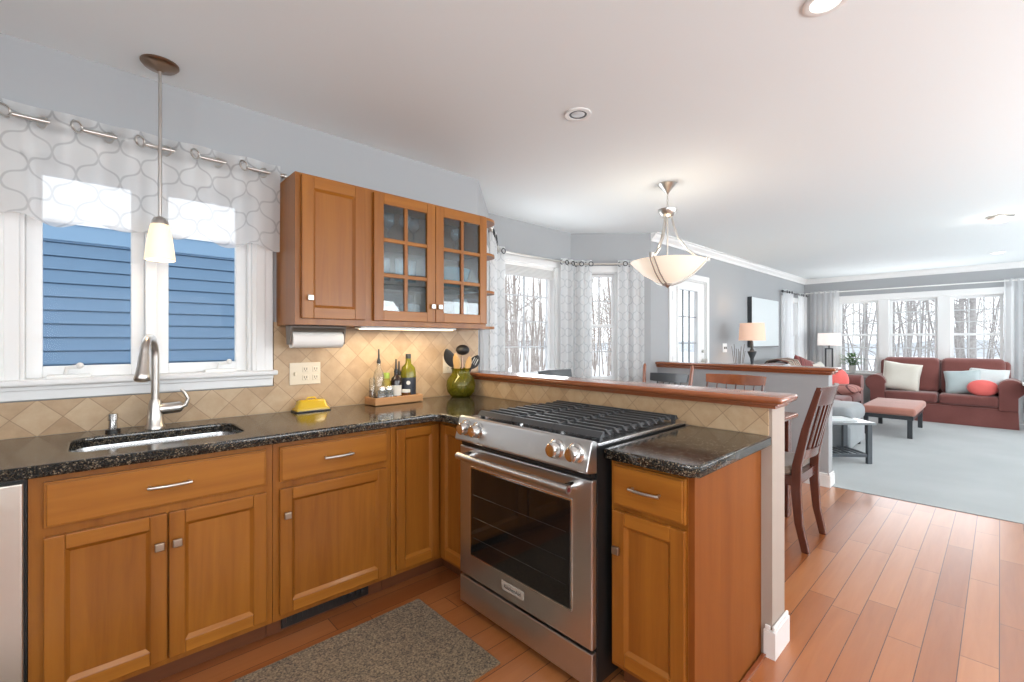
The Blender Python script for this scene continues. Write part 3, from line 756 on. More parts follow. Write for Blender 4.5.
# peninsula cabinet right of the range
pc = thing('peninsula_cabinet', 'honey maple base cabinet at the peninsula end right of the range', 'cabinet', (1.65, 0.77, 0))
mb = MB().box(1.350, XP, 0.6525, 0.932, 0.10, 0.825)
mb.build('body', 'honey_v', pc)
MB().poly([(1.352, 0.634), (XP, 0.645), (XP, 0.6525), (1.352, 0.6525)], 0.0, 0.825).build('end_panel', 'honey_side', pc)
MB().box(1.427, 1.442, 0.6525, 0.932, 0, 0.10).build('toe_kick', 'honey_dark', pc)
drawer(fx, pc, 0.657, 0.917, 0.668, 0.810, pw=0.055); panel_door(fx, pc, 0.657, 0.917, 0.125, 0.650, 0.047, (0.893, 0.520))
# shoe strip at the foot of the end panel
MB().box(1.427, XP - 0.016, 0.622, 0.634, 0, 0.012).build('shoe_strip', 'cherry_x', pc)

# dark floor register in the toe space
fv = MB(); fv.box(0.60, 0.99, 2.076, 2.085, 0.012, 0.092, bev=0.002)
for i in range(16): fv.box(0.62 + i * 0.022, 0.632 + i * 0.022, 2.0735, 2.077, 0.03, 0.075)
tag(fv.build('toe_kick_vent', 'black', origin=(0.8, 2.08, 0.01)), 'black heating vent in the toe space under the drawer cabinet', 'vent')

# dishwasher
dw = thing('dishwasher', 'stainless dishwasher at the left edge beside the sink cabinet', 'dishwasher', (-0.45, 2.25, 0))
MB().box(-0.742, -0.133, 2.0, YW - 0.004, 0.09, 0.822).build('body', 'black', dw)
MB().box(-0.74, -0.1405, 1.965, 2.0, 0.11, 0.812, bev=0.004).build('door_panel', 'steel_x', dw)
MB().box(-0.742, -0.133, 2.06, 2.08, 0, 0.09).build('toe_kick', 'black', dw)
h = MB(); h.tube([(-0.70, 1.915, 0.745), (-0.19, 1.915, 0.745)], 0.011, 12)
for x in (-0.68, -0.21): h.tube([(x, 1.967, 0.745), (x, 1.915, 0.745)], 0.009, 10)
h.build('handle', 'steel_x', dw, smooth=40)

# countertops: outline with a sink hole, as a filled curve turned into a mesh
def slab(name, outline, holes, z0, z1, mat, label, origin):
    cu = bpy.data.curves.new(name, 'CURVE'); cu.dimensions = '2D'; cu.fill_mode = 'BOTH'
    cu.extrude = (z1 - z0) / 2 - 0.006; cu.bevel_depth = 0.006; cu.bevel_resolution = 2; cu.offset = -0.006
    for pts in [outline] + holes:
        sp = cu.splines.new('POLY'); sp.points.add(len(pts) - 1); sp.use_cyclic_u = True
        for p, q in zip(sp.points, pts): p.co = (q[0] - origin[0], q[1] - origin[1], 0, 1)
    tmp = bpy.data.objects.new('tmp', cu); col.objects.link(tmp)
    dg = bpy.context.evaluated_depsgraph_get(); dg.update()
    me = bpy.data.meshes.new_from_object(tmp.evaluated_get(dg))
    bpy.data.objects.remove(tmp)
    me.name = name; me.materials.clear(); me.materials.append(M[mat])
    o = bpy.data.objects.new(name, me); col.objects.link(o); o.location = (origin[0], origin[1], (z0 + z1) / 2)
    LOC[o.name] = Vector(o.location)
    return tag(o, label, 'countertop')
def rrect(x0, x1, y0, y1, r, n=6):
    pts = []
    for cx, cy, a0 in ((x1 - r, y1 - r, 0), (x0 + r, y1 - r, 90), (x0 + r, y0 + r, 180), (x1 - r, y0 + r, 270)):
        for i in range(n + 1):
            a = R(a0 + 90 * i / n); pts.append((cx + r * math.cos(a), cy + r * math.sin(a)))
    return pts
SK = (-0.045, 0.475, 2.075, 2.385)
slab('countertop', [(-1.4, 1.948), (1.270, 1.948), (1.303, 1.915), (1.303, 1.708), (XP - 0.013, 1.708), (XP - 0.013, YW - 0.013), (-1.4, YW - 0.013)],
     [list(reversed(rrect(*SK, 0.075)))], 0.826, 0.864, 'granite', 'speckled black granite countertop running under window from dishwasher to range', (0, 2.25))
slab('countertop', [(1.303, 0.626), (1.325, 0.603), (XP - 0.013, 0.605), (XP - 0.013, 0.932), (1.303, 0.932)], [], 0.826, 0.864, 'granite',
     'short speckled black granite countertop right of the range', (1.62, 0.76))

# sink
sk = MB()
def ring(x0, x1, y0, y1, r, z): return [(x, y, z) for x, y in rrect(x0, x1, y0, y1, r)]
a, b, c, e = SK
sk.rings([ring(a - 0.012, b + 0.012, c - 0.012, e + 0.012, 0.08, 0.8255), ring(a - 0.004, b + 0.004, c - 0.004, e + 0.004, 0.075, 0.8255), ring(a, b, c, e, 0.072, 0.80),
          ring(a + 0.006, b - 0.006, c + 0.006, e - 0.006, 0.07, 0.70), ring(a + 0.035, b - 0.035, c + 0.035, e - 0.035, 0.05, 0.665)], cap=False)
bot = ring(a + 0.035, b - 0.035, c + 0.035, e - 0.035, 0.05, 0.665)
sk.bm.faces.new([sk.bm.verts.new(p) for p in bot])
bmesh.ops.remove_doubles(sk.bm, verts=sk.bm.verts, dist=1e-5)
sink = thing('sink', 'undermount stainless steel sink set into the granite', 'sink', (0.215, 2.23, 0.665))
sk.build('basin', 'steel_sink', sink, smooth=50, solid=0.0015)
MB().lathe([(0.045, 0.6665), (0.045, 0.669), (0.03, 0.669), (0.028, 0.667)], (0.21, 2.27, 0), 20).build('drain', 'chrome', sink, smooth=40)

# faucet
ft = thing('faucet', 'tall brushed nickel gooseneck faucet behind the sink', 'faucet', (0.21, 2.45, 0.864))
fx0, fy0 = 0.21, 2.45
MB().lathe([(0.034, 0.864), (0.034, 0.872), (0.029, 0.878), (0.027, 0.93), (0.022, 0.972), (0.017, 0.985)], (fx0, fy0, 0), 24).build('body', 'nickel', ft, smooth=50)
dx, dy = -0.30, -0.954
pts = [(fx0, fy0, 0.97), (fx0, fy0, 1.17)]
rad = 0.078
for i in range(1, 13):
    t = R(180 - i * 14.2); k = rad + rad * math.cos(t)
    pts.append((fx0 + dx * k, fy0 + dy * k, 1.17 + rad * math.sin(t)))
MB().tube(pts, 0.0145, 16).build('spout', 'nickel', ft, smooth=60)
p = Vector(pts[-1]); q = (Vector(pts[-1]) - Vector(pts[-2])).normalized()
MB().tube([p, p + q * 0.02, p + q * 0.05, p + q * 0.085, p + q * 0.105, p + q * 0.11], [0.0155, 0.018, 0.019, 0.024, 0.027, 0.022], 18).build('spray_head', 'nickel', ft, smooth=60)
MB().tube([(fx0 + 0.015, fy0, 0.942), (fx0 + 0.085, fy0 - 0.005, 0.946), (fx0 + 0.095, fy0 - 0.005, 0.947)], [0.024, 0.024, 0.016], 16).build('valve', 'nickel', ft, smooth=50)
MB().tube([(fx0 + 0.085, fy0 - 0.005, 0.946), (fx0 + 0.106, fy0 - 0.008, 0.952), (fx0 + 0.114, fy0 - 0.01, 0.980), (fx0 + 0.098, fy0 - 0.012, 1.012), (fx0 + 0.088, fy0 - 0.012, 1.024)], [0.010, 0.009, 0.007, 0.006, 0.005], 12).build('lever', 'nickel', ft, smooth=60)
sd = thing('soap_dispenser', 'small chrome soap dispenser left of the faucet', 'soap dispenser', (0.075, 2.46, 0.864))
MB().lathe([(0.024, 0.864), (0.024, 0.874), (0.017, 0.876)], (0.075, 2.46, 0), 18).build('collar', 'black', sd, smooth=40)
MB().lathe([(0.015, 0.876), (0.014, 0.91), (0.017, 0.912), (0.0165, 0.936), (0.015, 0.937)], (0.075, 2.46, 0), 18).build('pump', 'chrome', sd, smooth=40)

# ------------------------------------------------------------------ wall cabinet with glass doors
UX0, UX1, UY, UZ0, UZ1 = 0.716, 1.885, 2.25, 1.311, 2.035
uc = thing('wall_cabinet', 'honey maple wall cabinet with one panel door and two glass doors', 'cabinet', (1.3, 2.4, UZ0))
yb = YW - 0.0005
mb = MB(); t_ = 0.018; y0 = UY + 0.02
mb.box(UX0, UX0 + t_, y0, yb, UZ0, UZ1); mb.box(UX1 - t_, UX1, y0, yb, UZ0, UZ1)
mb.box(UX0 + t_, UX1 - t_, y0, yb, UZ0, UZ0 + 0.03); mb.box(UX0 + t_, UX1 - t_, y0, yb, UZ1 - t_, UZ1)
mb.box(1.072, 1.090, y0 + 0.0185, yb - 0.0085, UZ0 + 0.03, UZ1 - t_)
mb.box(UX0 + t_, UX1 - t_, yb - 0.008, yb, UZ0 + 0.03, UZ1 - t_, 1)
# face frame
for a, b in ((UX0 + t_, UX0 + 0.04), (1.045, 1.118), (UX1 - 0.04, UX1 - t_)): mb.box(a, b, y0, y0 + 0.018, UZ0 + 0.03, UZ1 - t_)
mb.build('body', ['honey_v', 'honey_in'], uc)
fu = Fr('y', UY + 0.02)
panel_door(fu, uc, UX0 + 0.025, 1.057, UZ0 + 0.03, UZ1 - 0.012, 0.055, (0.776, UZ0 + 0.128))
def glass_door(s0, s1, knob):
    z0, z1 = UZ0 + 0.03, UZ1 - 0.012; st = 0.056; mb = MB(); hz = 1
    fu.box(mb, s0, s0 + st, 0, 0.02, z0, z1, 0, 0.003); fu.box(mb, s1 - st, s1, 0, 0.02, z0, z1, 0, 0.003)
    fu.box(mb, s0 + st, s1 - st, 0, 0.02, z1 - st, z1, hz, 0.003); fu.box(mb, s0 + st, s1 - st, 0, 0.02, z0, z0 + st, hz, 0.003)
    m = (s0 + s1) / 2
    fu.box(mb, m - 0.011, m + 0.011, 0.004, 0.018, z0 + st, z1 - st, 0, 0.003)
    for j in (1, 2):
        z = z0 + st + (z1 - z0 - 2 * st) * j / 3
        fu.box(mb, s0 + st, s1 - st, 0.004, 0.0178, z - 0.011, z + 0.011, hz, 0.003)
    d = mb.build('glass_door', ['honey_v', 'honey_h'], uc)
    g = MB(); fu.box(g, s0 + st - 0.004, s1 - st + 0.004, 0.006, 0.009, z0 + st - 0.004, z1 - st + 0.004); g.build('pane', 'cabglass', d)
    kb = MB(); fu.box(kb, knob - 0.0135, knob + 0.0135, 0.028, 0.040, UZ0 + 0.107, UZ0 + 0.134, 0, 0.003); fu.box(kb, knob - 0.006, knob + 0.006, 0.02, 0.03, UZ0 + 0.114, UZ0 + 0.127)
    kb.build('knob', 'nickel', d)
glass_door(1.105, 1.487, 1.465); glass_door(1.4905, 1.878, 1.513)
SZ = [UZ0 + 0.03, 1.565, 1.80]
for z in SZ[1:]:
    MB().box(1.090, UX1 - t_, y0 + 0.03, yb - 0.008, z - 0.018, z).build('shelf', 'honey_in', uc)
# stemware and crockery behind the glass
def goblet(h=0.16, r=0.036):
    return MB().lathe([(r * 0.9, 0), (r * 0.85, 0.003), (0.005, 0.008), (0.004, h * 0.45), (0.012, h * 0.5), (r, h * 0.68), (r * 1.02, h * 0.8), (r * 0.82, h), (r * 0.80, h), (r * 0.96, h * 0.8), (r * 0.92, h * 0.68), (0.002, h * 0.53)], n=16)
gl0 = None
for i, (x, y) in enumerate([(1.18, 2.36), (1.265, 2.40), (1.345, 2.35), (1.43, 2.40)]):
    lab = ['stemmed glass on the top shelf, furthest left in the glass cabinet', 'stemmed glass on the top cabinet shelf, second from left', 'stemmed glass on the top cabinet shelf, third from left', 'stemmed glass on the top cabinet shelf just left of the middle stile'][i]
    if gl0 is None: gl0 = goblet().build('wine_glass', 'wineglass', origin=(0, 0, 0), smooth=60); o = gl0
    else: o = gl0.copy(); col.objects.link(o)
    o.location = (x, y, SZ[2]); tag(o, lab, 'glass', 'stemmed glasses in the wall cabinet')
for i, x in enumerate((1.62, 1.75)):
    o = gl0.copy(); col.objects.link(o); o.location = (x, 2.42, SZ[2])
    tag(o, ['stemmed glass behind the right glass door, top shelf left', 'stemmed glass behind the right glass door, top shelf right'][i], 'glass', 'stemmed glasses in the wall cabinet')
tum = None
for i, (x, y) in enumerate([(1.165, 2.36), (1.24, 2.40), (1.32, 2.36), (1.40, 2.38)]):
    if tum is None:
        tum = MB().lathe([(0.028, 0), (0.033, 0.14), (0.031, 0.14), (0.026, 0.006)], n=16).build('tumbler', 'wineglass', origin=(0, 0, 0), smooth=50); o = tum
    else: o = tum.copy(); col.objects.link(o)
    o.location = (x, y, SZ[1])
    tag(o, ['clear tumbler at the left end of the middle cabinet shelf', 'clear tumbler second from left on the middle cabinet shelf', 'clear tumbler third from left on the middle cabinet shelf', 'clear tumbler by the middle stile on the middle cabinet shelf'][i], 'glass', 'tumblers in the wall cabinet')
M['crock_white'] = plain('white_crockery', (0.65, 0.66, 0.64), 0.2)
M['crock_teal'] = plain('teal_glaze', (0.03, 0.16, 0.20), 0.25)
def bowl(r, h): return MB().lathe([(r * 0.45, 0), (r * 0.5, 0.004), (r * 0.85, h * 0.5), (r, h), (r * 0.96, h), (r * 0.8, h * 0.5), (r * 0.4, 0.012)], n=24)
tag(bowl(0.085, 0.085).build('bowl', 'crock_white', origin=(0, 0, 0), smooth=50), 'white bowl low behind the left glass door', 'bowl').location = (1.24, 2.40, SZ[0])
tag(MB().lathe([(0.055, 0), (0.06, 0.01), (0.06, 0.10), (0.05, 0.11), (0.05, 0.10), (0.05, 0.012)], n=20).build('canister', 'crock_white', origin=(0, 0, 0), smooth=50), 'white canister low behind the left glass door beside the bowl', 'canister').location = (1.41, 2.41, SZ[0])
tag(bowl(0.10, 0.05).build('bowl', 'crock_white', origin=(0, 0, 0), smooth=50), 'shallow white bowl low behind the right glass door', 'bowl').location = (1.63, 2.40, SZ[0])
tag(MB().lathe([(0.05, 0), (0.05, 0.16), (0.045, 0.16), (0.045, 0.01)], n=20).build('jug', 'crock_white', origin=(0, 0, 0), smooth=50), 'tall pale jug low behind the right glass door', 'jug').location = (1.79, 2.42, SZ[0])
tag(bowl(0.14, 0.12).build('bowl', 'crock_teal', origin=(0, 0, 0), smooth=50), 'large teal bowl on middle shelf behind the right glass door', 'bowl').location = (1.69, 2.405, SZ[1])

# open shelves on the cabinet end
osf = thing('end_shelf', 'open rounded maple end shelves beside the glass cabinet', 'shelf', (1.96, 2.45, UZ0))
def qshelf(z):
    pts = [(UX1 + 0.001, YW - 0.001), (UX1 + 0.001, UY + 0.03)]
    for i in range(9):
        a = R(-90 + 90 * i / 8); pts.append((UX1 + 0.02 + 0.135 * math.cos(a), 2.41 + 0.13 * math.sin(a)))
    pts.append((UX1 + 0.155, YW - 0.001))
    return MB().poly(pts, z, z + 0.016)
for z in (UZ0, 1.545, 1.79, UZ1 - 0.016): qshelf(z).build('shelf', 'honey_h', osf)
fig = MB().lathe([(0.02, 0), (0.022, 0.01), (0.012, 0.02), (0.018, 0.035), (0.004, 0.05)], n=12)
tag(fig.build('ornament', 'black', origin=(0, 0, 0), smooth=50), 'small dark ornament on the open end shelf', 'ornament').location = (1.955, 2.38, 1.561)

# under-cabinet light
ul = thing('under_cabinet_light', 'slim lit light bar under the glass cabinet doors', 'light', (1.37, 2.35, UZ0))
MB().box(1.06, 1.68, 2.31, 2.39, UZ0 - 0.012, UZ0 - 0.0005, bev=0.003).build('housing', 'white_plastic', ul)
MB().box(1.08, 1.66, 2.318, 2.382, UZ0 - 0.015, UZ0 - 0.012).build('lens', 'strip_lit', ul)
l = bpy.data.lights.new('under_cabinet_glow', 'AREA'); l.shape = 'RECTANGLE'; l.size = 0.66; l.size_y = 0.06; l.energy = 2.6; l.color = (1.0, 0.82, 0.55)
lo = bpy.data.objects.new('under_cabinet_glow', l); lo.location = (1.37, 2.35, UZ0 - 0.02); col.objects.link(lo)

# paper towels
pt = thing('paper_towel_holder', 'grey paper towel holder fixed under the wall cabinet', 'paper towel holder', (0.86, 2.40, 1.23))
mb = MB()
mb.box(0.725, 1.0, 2.355, 2.445, UZ0 - 0.014, UZ0 - 0.0005, bev=0.004)
for a in (0.725, 0.99): mb.poly([(2.36, UZ0 - 0.012), (2.44, UZ0 - 0.012), (2.425, 1.215), (2.375, 1.215)], a, a + 0.01, 'x')
for i in range(9):
    a0, a1 = R(62 + i * 9), R(62 + (i + 1) * 9)
    mb.poly([(2.40 + 0.064 * math.cos(a0), 1.243 + 0.064 * math.sin(a0)), (2.40 + 0.064 * math.cos(a1), 1.243 + 0.064 * math.sin(a1)), (2.40 + 0.060 * math.cos(a1), 1.243 + 0.060 * math.sin(a1)), (2.40 + 0.060 * math.cos(a0), 1.243 + 0.060 * math.sin(a0))], 0.735, 0.99, 'x')
mb.build('bracket', 'grey_plastic', pt, smooth=40)
rl = MB().lathe([(0.015, 0.737), (0.043, 0.737), (0.043, 0.988), (0.015, 0.988)], (0, 2.40, 1.240), 28, axis='x', cap=False)
tag(rl.build('paper_towel_roll', 'paper', origin=(0.86, 2.40, 1.243), smooth=40), 'white paper towel roll under the wall cabinet', 'paper towel')

# wall plates
def plate(name, label, x0, x1, z0, z1, gangs):
    t = thing(name, label, 'outlet', ((x0 + x1) / 2, YW - 0.015, z0))
    y = YW - 0.0125
    MB().box(x0, x1, y - 0.006, y, z0, z1, bev=0.002).build('cover_plate', 'plate', t)
    n = len(gangs); w = (x1 - x0) / n; zc = (z0 + z1) / 2
    for i, g in enumerate(gangs):
        c = x0 + w * (i + 0.5)
        if g == 's': MB().box(c - 0.006, c + 0.006, y - 0.016, y - 0.0055, zc - 0.010, zc + 0.010, bev=0.002).build('toggle', 'plate', t)
        else:
            mb = MB()
            for dz in (-0.022, 0.022):
                mb.box(c - 0.016, c + 0.016, y - 0.0085, y - 0.0055, zc + dz - 0.014, zc + dz + 0.014, 0, 0.003)
                for sx in (-0.006, 0.006): mb.box(c + sx - 0.0012, c + sx + 0.0012, y - 0.0095, y - 0.0084, zc + dz - 0.003, zc + dz + 0.008, 1)
                mb.cyl((c, y - 0.0095, zc + dz - 0.008), 0.0022, 0.0012, 8, 1, 'y')
            mb.build('receptacle', ['plate', 'black'], t)
plate('outlet_plate', 'wide almond switch and outlet plate above the butter dish', 0.775, 0.934, 1.0, 1.117, 'sro')
plate('outlet_plate', 'narrow almond outlet plate behind the green utensil jar', 1.74, 1.812, 1.015, 1.13, 'o')

# ------------------------------------------------------------------ counter-top things
bd = thing('butter_dish', 'yellow lidded butter dish on the black granite', 'butter dish', (0.865, 2.485, 0.864))
bd.scale = (0.88, 0.88, 0.92)
MB().poly(rrect(-0.105, 0.105, -0.055, 0.055, 0.025), 0.0, 0.007).build('dish', 'black', bd, local=True, bev=0.002)
mb = MB()
mb.rings([[(x, y, 0.012) for x, y in rrect(-0.098, 0.098, -0.048, 0.048, 0.02)], [(x, y, 0.018) for x, y in rrect(-0.098, 0.098, -0.048, 0.048, 0.02)], [(x, y, 0.024) for x, y in rrect(-0.088, 0.088, -0.042, 0.042, 0.02)], [(x, y, 0.058) for x, y in rrect(-0.078, 0.078, -0.034, 0.034, 0.018)], [(x, y, 0.066) for x, y in rrect(-0.068, 0.068, -0.025, 0.025, 0.018)]])
mb.box(-0.095, 0.095, -0.045, 0.045, 0.007, 0.012)
ld = mb.build('lid', 'butter', bd, local=True, smooth=50)
mb = MB(); mb.tube([(-0.028, 0, 0.064), (-0.02, 0, 0.076), (0.02, 0, 0.076), (0.028, 0, 0.064)], 0.006, 10); mb.build('lid_handle', 'butter', ld, local=True, smooth=60)

TR = (1.335, 2.455)
tr = thing('bottle_tray', 'shallow wooden tray holding oil and sauce bottles', 'tray', (*TR, 0.864), R(2))
mb = MB()
mb.box(-0.158, 0.158, -0.055, 0.055, 0.004, 0.012)
for a, b, c, e in ((-0.158, 0.158, -0.062, -0.052), (-0.158, 0.158, 0.052, 0.062), (-0.158, -0.148, -0.052, 0.052), (0.148, 0.158, -0.052, 0.052)): mb.box(a, b, c, e, 0.004, 0.045, bev=0.002)
mb.box(-0.14, 0.14, -0.04, 0.04, 0, 0.004)
mb.build('tray_body', 'traywood', tr, local=True)
TZ = 0.864 + 0.012
def bottle(name, label, dx, dy, parts, cat='bottle'):
    t = thing(name, label, cat, (TR[0] + dx, TR[1] + dy, TZ))
    for nm, mt, prof in parts:
        MB().lathe(prof, n=20).build(nm, mt, t, local=True, smooth=45)
    return t
def pourer(z): return ('pourer', 'black', [(0.010, z), (0.013, z + 0.012), (0.008, z + 0.03), (0.006, z + 0.03), (0.0045, z + 0.085), (0.003, z + 0.087)])
bottle('oil_bottle', 'tall clear oil bottle with black pourer at the tray left end', -0.092, 0.018, [('glass', 'clearglass', [(0.030, 0), (0.032, 0.01), (0.032, 0.15), (0.024, 0.18), (0.012, 0.20), (0.011, 0.225)]), ('oil', 'amber', [(0.029, 0.004), (0.029, 0.03)]), pourer(0.222)])
bottle('vinegar_bottle', 'clear square-shouldered bottle at the tray far left corner', -0.130, 0.022, [('glass', 'clearglass', [(0.018, 0), (0.018, 0.13), (0.012, 0.145)]), ('vinegar', 'amber', [(0.016, 0.003), (0.016, 0.07)])])
bottle('juice_bottle', 'yellow bottle with a green cap in the tray', -0.040, 0.026, [('glass', 'yellowliq', [(0.026, 0), (0.027, 0.01), (0.027, 0.11), (0.018, 0.135)]), ('cap', 'greencap', [(0.020, 0.135), (0.020, 0.165), (0.017, 0.168)])])
bottle('sauce_bottle', 'dark sauce bottle with white label and pourer in the tray middle', 0.005, -0.008, [('glass', 'soy', [(0.030, 0), (0.031, 0.01), (0.031, 0.12), (0.028, 0.135), (0.012, 0.15), (0.011, 0.165)]), ('paper_label', 'label_white', [(0.0315, 0.035), (0.0315, 0.095)]), pourer(0.162)])
bottle('syrup_bottle', 'slender clear bottle with a pourer behind the dark sauce bottle', 0.046, 0.030, [('glass', 'clearglass', [(0.024, 0), (0.025, 0.01), (0.025, 0.09), (0.014, 0.125), (0.009, 0.15)]), ('syrup', 'amber', [(0.022, 0.003), (0.022, 0.045)]), pourer(0.147)])
bottle('spice_jar', 'squat brown spice jar in front of the olive oil bottle', 0.060, -0.027, [('glass', 'amber', [(0.026, 0), (0.028, 0.01), (0.028, 0.05)]), ('lid', 'crock_white', [(0.026, 0.05), (0.026, 0.064), (0.023, 0.066)])], 'jar')
for dx, lb in ((-0.098, 'grey ribbed shaker at the tray front, left of the pair'), (-0.052, 'grey ribbed shaker at the tray front beside the dark sauce bottle')):
    t = thing('shaker', lb, 'shaker', (TR[0] + dx, TR[1] - 0.030, TZ), 0, 'shakers in the bottle tray')
    mb = MB()
    mb.lathe([(0.020, 0), (0.020, 0.072)], n=16)
    for k in range(8): mb.tube([(0.020 * math.cos(k * PI_4), 0.020 * math.sin(k * PI_4), 0.0) for PI_4 in [math.pi / 4]] + [(0.020 * math.cos(k * math.pi / 4), 0.020 * math.sin(k * math.pi / 4), 0.074)], 0.0045, 8)
    mb.build('jar', 'wineglass', t, local=True, smooth=40)
    MB().lathe([(0.018, 0.003), (0.018, 0.05)], n=14).build('contents', 'grey_plastic', t, local=True)
    MB().lathe([(0.021, 0.074), (0.021, 0.088), (0.016, 0.094)], n=16).build('cap', 'chrome', t, local=True, smooth=40)
ob = bottle('olive_oil_bottle', 'large green olive oil bottle at the tray right end', 0.098, 0.010, [('glass', 'oliveglass', [(0.043, 0), (0.045, 0.01), (0.045, 0.165), (0.039, 0.195), (0.018, 0.218), (0.015, 0.255)]), ('cap', 'black', [(0.017, 0.25), (0.017, 0.275), (0.015, 0.278)]), ('paper_label', 'label_navy', [(0.0455, 0.03), (0.0455, 0.135)])])
em = MB(); em.lathe([(0.012, 0), (0.012, 0.0015), (0.009, 0.0015), (0.009, 0.002)], (0, 0, 0), 16, axis='y')
em.bm.transform(Matrix.Rotation(R(-30), 4, 'Z') @ Matrix.Translation((0, -0.0475, 0.105)))
e2 = em.build('emblem', 'label_white', [c for c in ob.children if c.name.startswith('paper_label')][0], local=True)

CR = (1.80, 2.425)
cr = MB().lathe([(0.055, 0), (0.062, 0.004), (0.088, 0.035), (0.095, 0.075), (0.090, 0.11), (0.070, 0.14), (0.058, 0.155), (0.058, 0.178), (0.066, 0.19), (0.062, 0.19), (0.054, 0.176), (0.054, 0.155), (0.066, 0.138), (0.085, 0.108), (0.090, 0.075), (0.083, 0.037), (0.05, 0.009)], n=32)
tag(cr.build('utensil_jar', 'greenglass', origin=(0, 0, 0), smooth=60), 'round green glass jar of cooking utensils in the counter corner', 'jar').location = (*CR, 0.864)
def utensil(name, label, head, mat, handle_mat, bx, by, tx, ty, ztop, hw, hl, slot=False, rot=0.0):
    t = thing(name, label, 'utensil', (*CR, 0.864), 0, 'utensils standing in the green jar')
    a = Vector((bx, by, 0.03)); b = Vector((tx, ty, ztop - hl))
    MB().tube([a, a.lerp(b, 0.5), b], [0.005, 0.0055, 0.006], 8).build('handle', handle_mat, t, local=True, smooth=60)
    mb = MB(); d = (b - a).normalized(); sd_ = Vector((math.cos(rot), math.sin(rot), 0)); sd_ = (sd_ - d * sd_.dot(d)).normalized(); nn = d.cross(sd_)
    if head == 'spoon':
        rs = []
        for i in range(13):
            u = i / 12; w = hw * math.sin(math.pi * (0.06 + 0.92 * u)) ** 0.7
            c = b + d * (hl * u)
            rs.append([c + sd_ * (w * math.cos(q)) + nn * (0.006 * math.sin(q)) for q in [2 * math.pi * j / 14 for j in range(14)]])
        mb.rings(rs)
    else:
        mb.ball((0, 0, 0), hw, hw, hw * 0.75, 16, 10); mb.bm.transform(Matrix.Translation(b + d * hl * 0.55))
    o = mb.build('head', mat, t, local=True, smooth=60)
    if slot:
        mb = MB()
        for q in (-0.4, 0, 0.4):
            c0 = b + d * hl * 0.3 + sd_ * hw * q; c1 = b + d * hl * 0.75 + sd_ * hw * q
            mb.tube([c0 - nn * 0.0035, c1 - nn * 0.0035], 0.0032, 6)
        mb.build('slots', 'label_white', o, local=True)
utensil('serving_spoon', 'solid black serving spoon, leftmost in the green jar', 'spoon', 'rubber', 'rubber', 0.01, 0, -0.058, 0.010, 0.325, 0.036, 0.125, rot=R(-40))
utensil('wooden_spoon', 'pale wooden spatula beside the black serving spoon', 'spoon', 'spoonwood', 'spoonwood', 0.0, 0.01, -0.030, -0.005, 0.29, 0.026, 0.125, rot=R(-40))
utensil('ladle', 'dark round ladle at the centre of the green jar', 'ladle', 'rubber', 'bronze', 0, -0.01, 0.014, 0.0, 0.345, 0.046, 0.08)
utensil('wooden_spoon', 'small wooden spoon right of the dark ladle', 'spoon', 'spoonwood', 'spoonwood', 0.0, -0.02, 0.028, -0.03, 0.27, 0.020, 0.10, rot=R(-40))
utensil('slotted_spoon', 'black slotted spoon, rightmost in the green jar', 'spoon', 'rubber', 'rubber', -0.02, 0.0, 0.066, -0.026, 0.285, 0.032, 0.10, True, R(-40))

# ------------------------------------------------------------------ gas range
rg = thing('gas_range', 'stainless slide-in gas range built into the peninsula', 'range', (1.6, 1.32, 0))
RY0, RY1 = 0.947, 1.702
MB().box(1.285, 1.93, RY0, RY1, 0.045, 0.868).build('body', 'black', rg)
mb = MB()
mb.box(1.258, 1.285, RY0 + 0.002, RY1 - 0.002, 0.172, 0.755, bev=0.004)
od = mb.build('oven_door', 'steel_y', rg)
MB().box(1.2555, 1.2585, 1.035, 1.62, 0.272, 0.672, bev=0.001).build('window_trim', 'chrome', od)
mb = MB().box(1.2530, 1.2560, 1.043, 1.612, 0.280, 0.664); ow = mb.build('oven_window', 'blackglass', od)
mb = MB()
for z in (0.36, 0.45, 0.55): mb.tube([(1.2526, 1.06, z), (1.2526, 1.595, z)], 0.0010, 6)
mb.build('rack_lines', plain('oven_rack', (0.05, 0.05, 0.05), 0.3, metal=0.5), ow)
h = MB(); h.tube([(1.200, 1.003, 0.725), (1.200, 1.640, 0.725)], 0.0155, 18)
h.build('handle', 'steel_y', od, smooth=40)
for y in (1.028, 1.615):
    mb = MB(); mb.tube([(1.260, y, 0.722), (1.238, y, 0.724), (1.204, y, 0.725)], [0.020, 0.016, 0.014], 12); mb.build('handle_bracket', 'chrome', od, smooth=50)
MB().cyl((1.200, 1.0025, 0.725), 0.008, 0.001, 12, 0, 'y').build('handle_emblem', plain('red_dot', (0.16, 0.02, 0.02), 0.4), od)
mb = MB().box(1.258, 1.285, RY0 + 0.002, RY1 - 0.002, 0.040, 0.160, bev=0.004); mb.build('warming_drawer', 'steel_y', rg)
bg = MB().box(1.2555, 1.2582, 1.28, 1.41, 0.207, 0.243, bev=0.0015); bgo = bg.build('badge', plain('badge_plate', (0.42, 0.38, 0.33), 0.35), od)
def text_mesh(name, s, size, loc, rot, mat, parent):
    cu = bpy.data.curves.new(name, 'FONT'); cu.body = s; cu.size = size; cu.extrude = 0.0004; cu.align_x = 'CENTER'; cu.align_y = 'CENTER'
    tmp = bpy.data.objects.new('tmp', cu); col.objects.link(tmp)
    dg = bpy.context.evaluated_depsgraph_get(); dg.update()
    me = bpy.data.meshes.new_from_object(tmp.evaluated_get(dg)); bpy.data.objects.remove(tmp)
    me.materials.clear(); me.materials.append(M[mat])
    me.transform(Matrix.Translation(Vector(loc) - LOC[parent.name]) @ rot)
    o = bpy.data.objects.new(name, me); col.objects.link(o); o.parent = parent
    return o
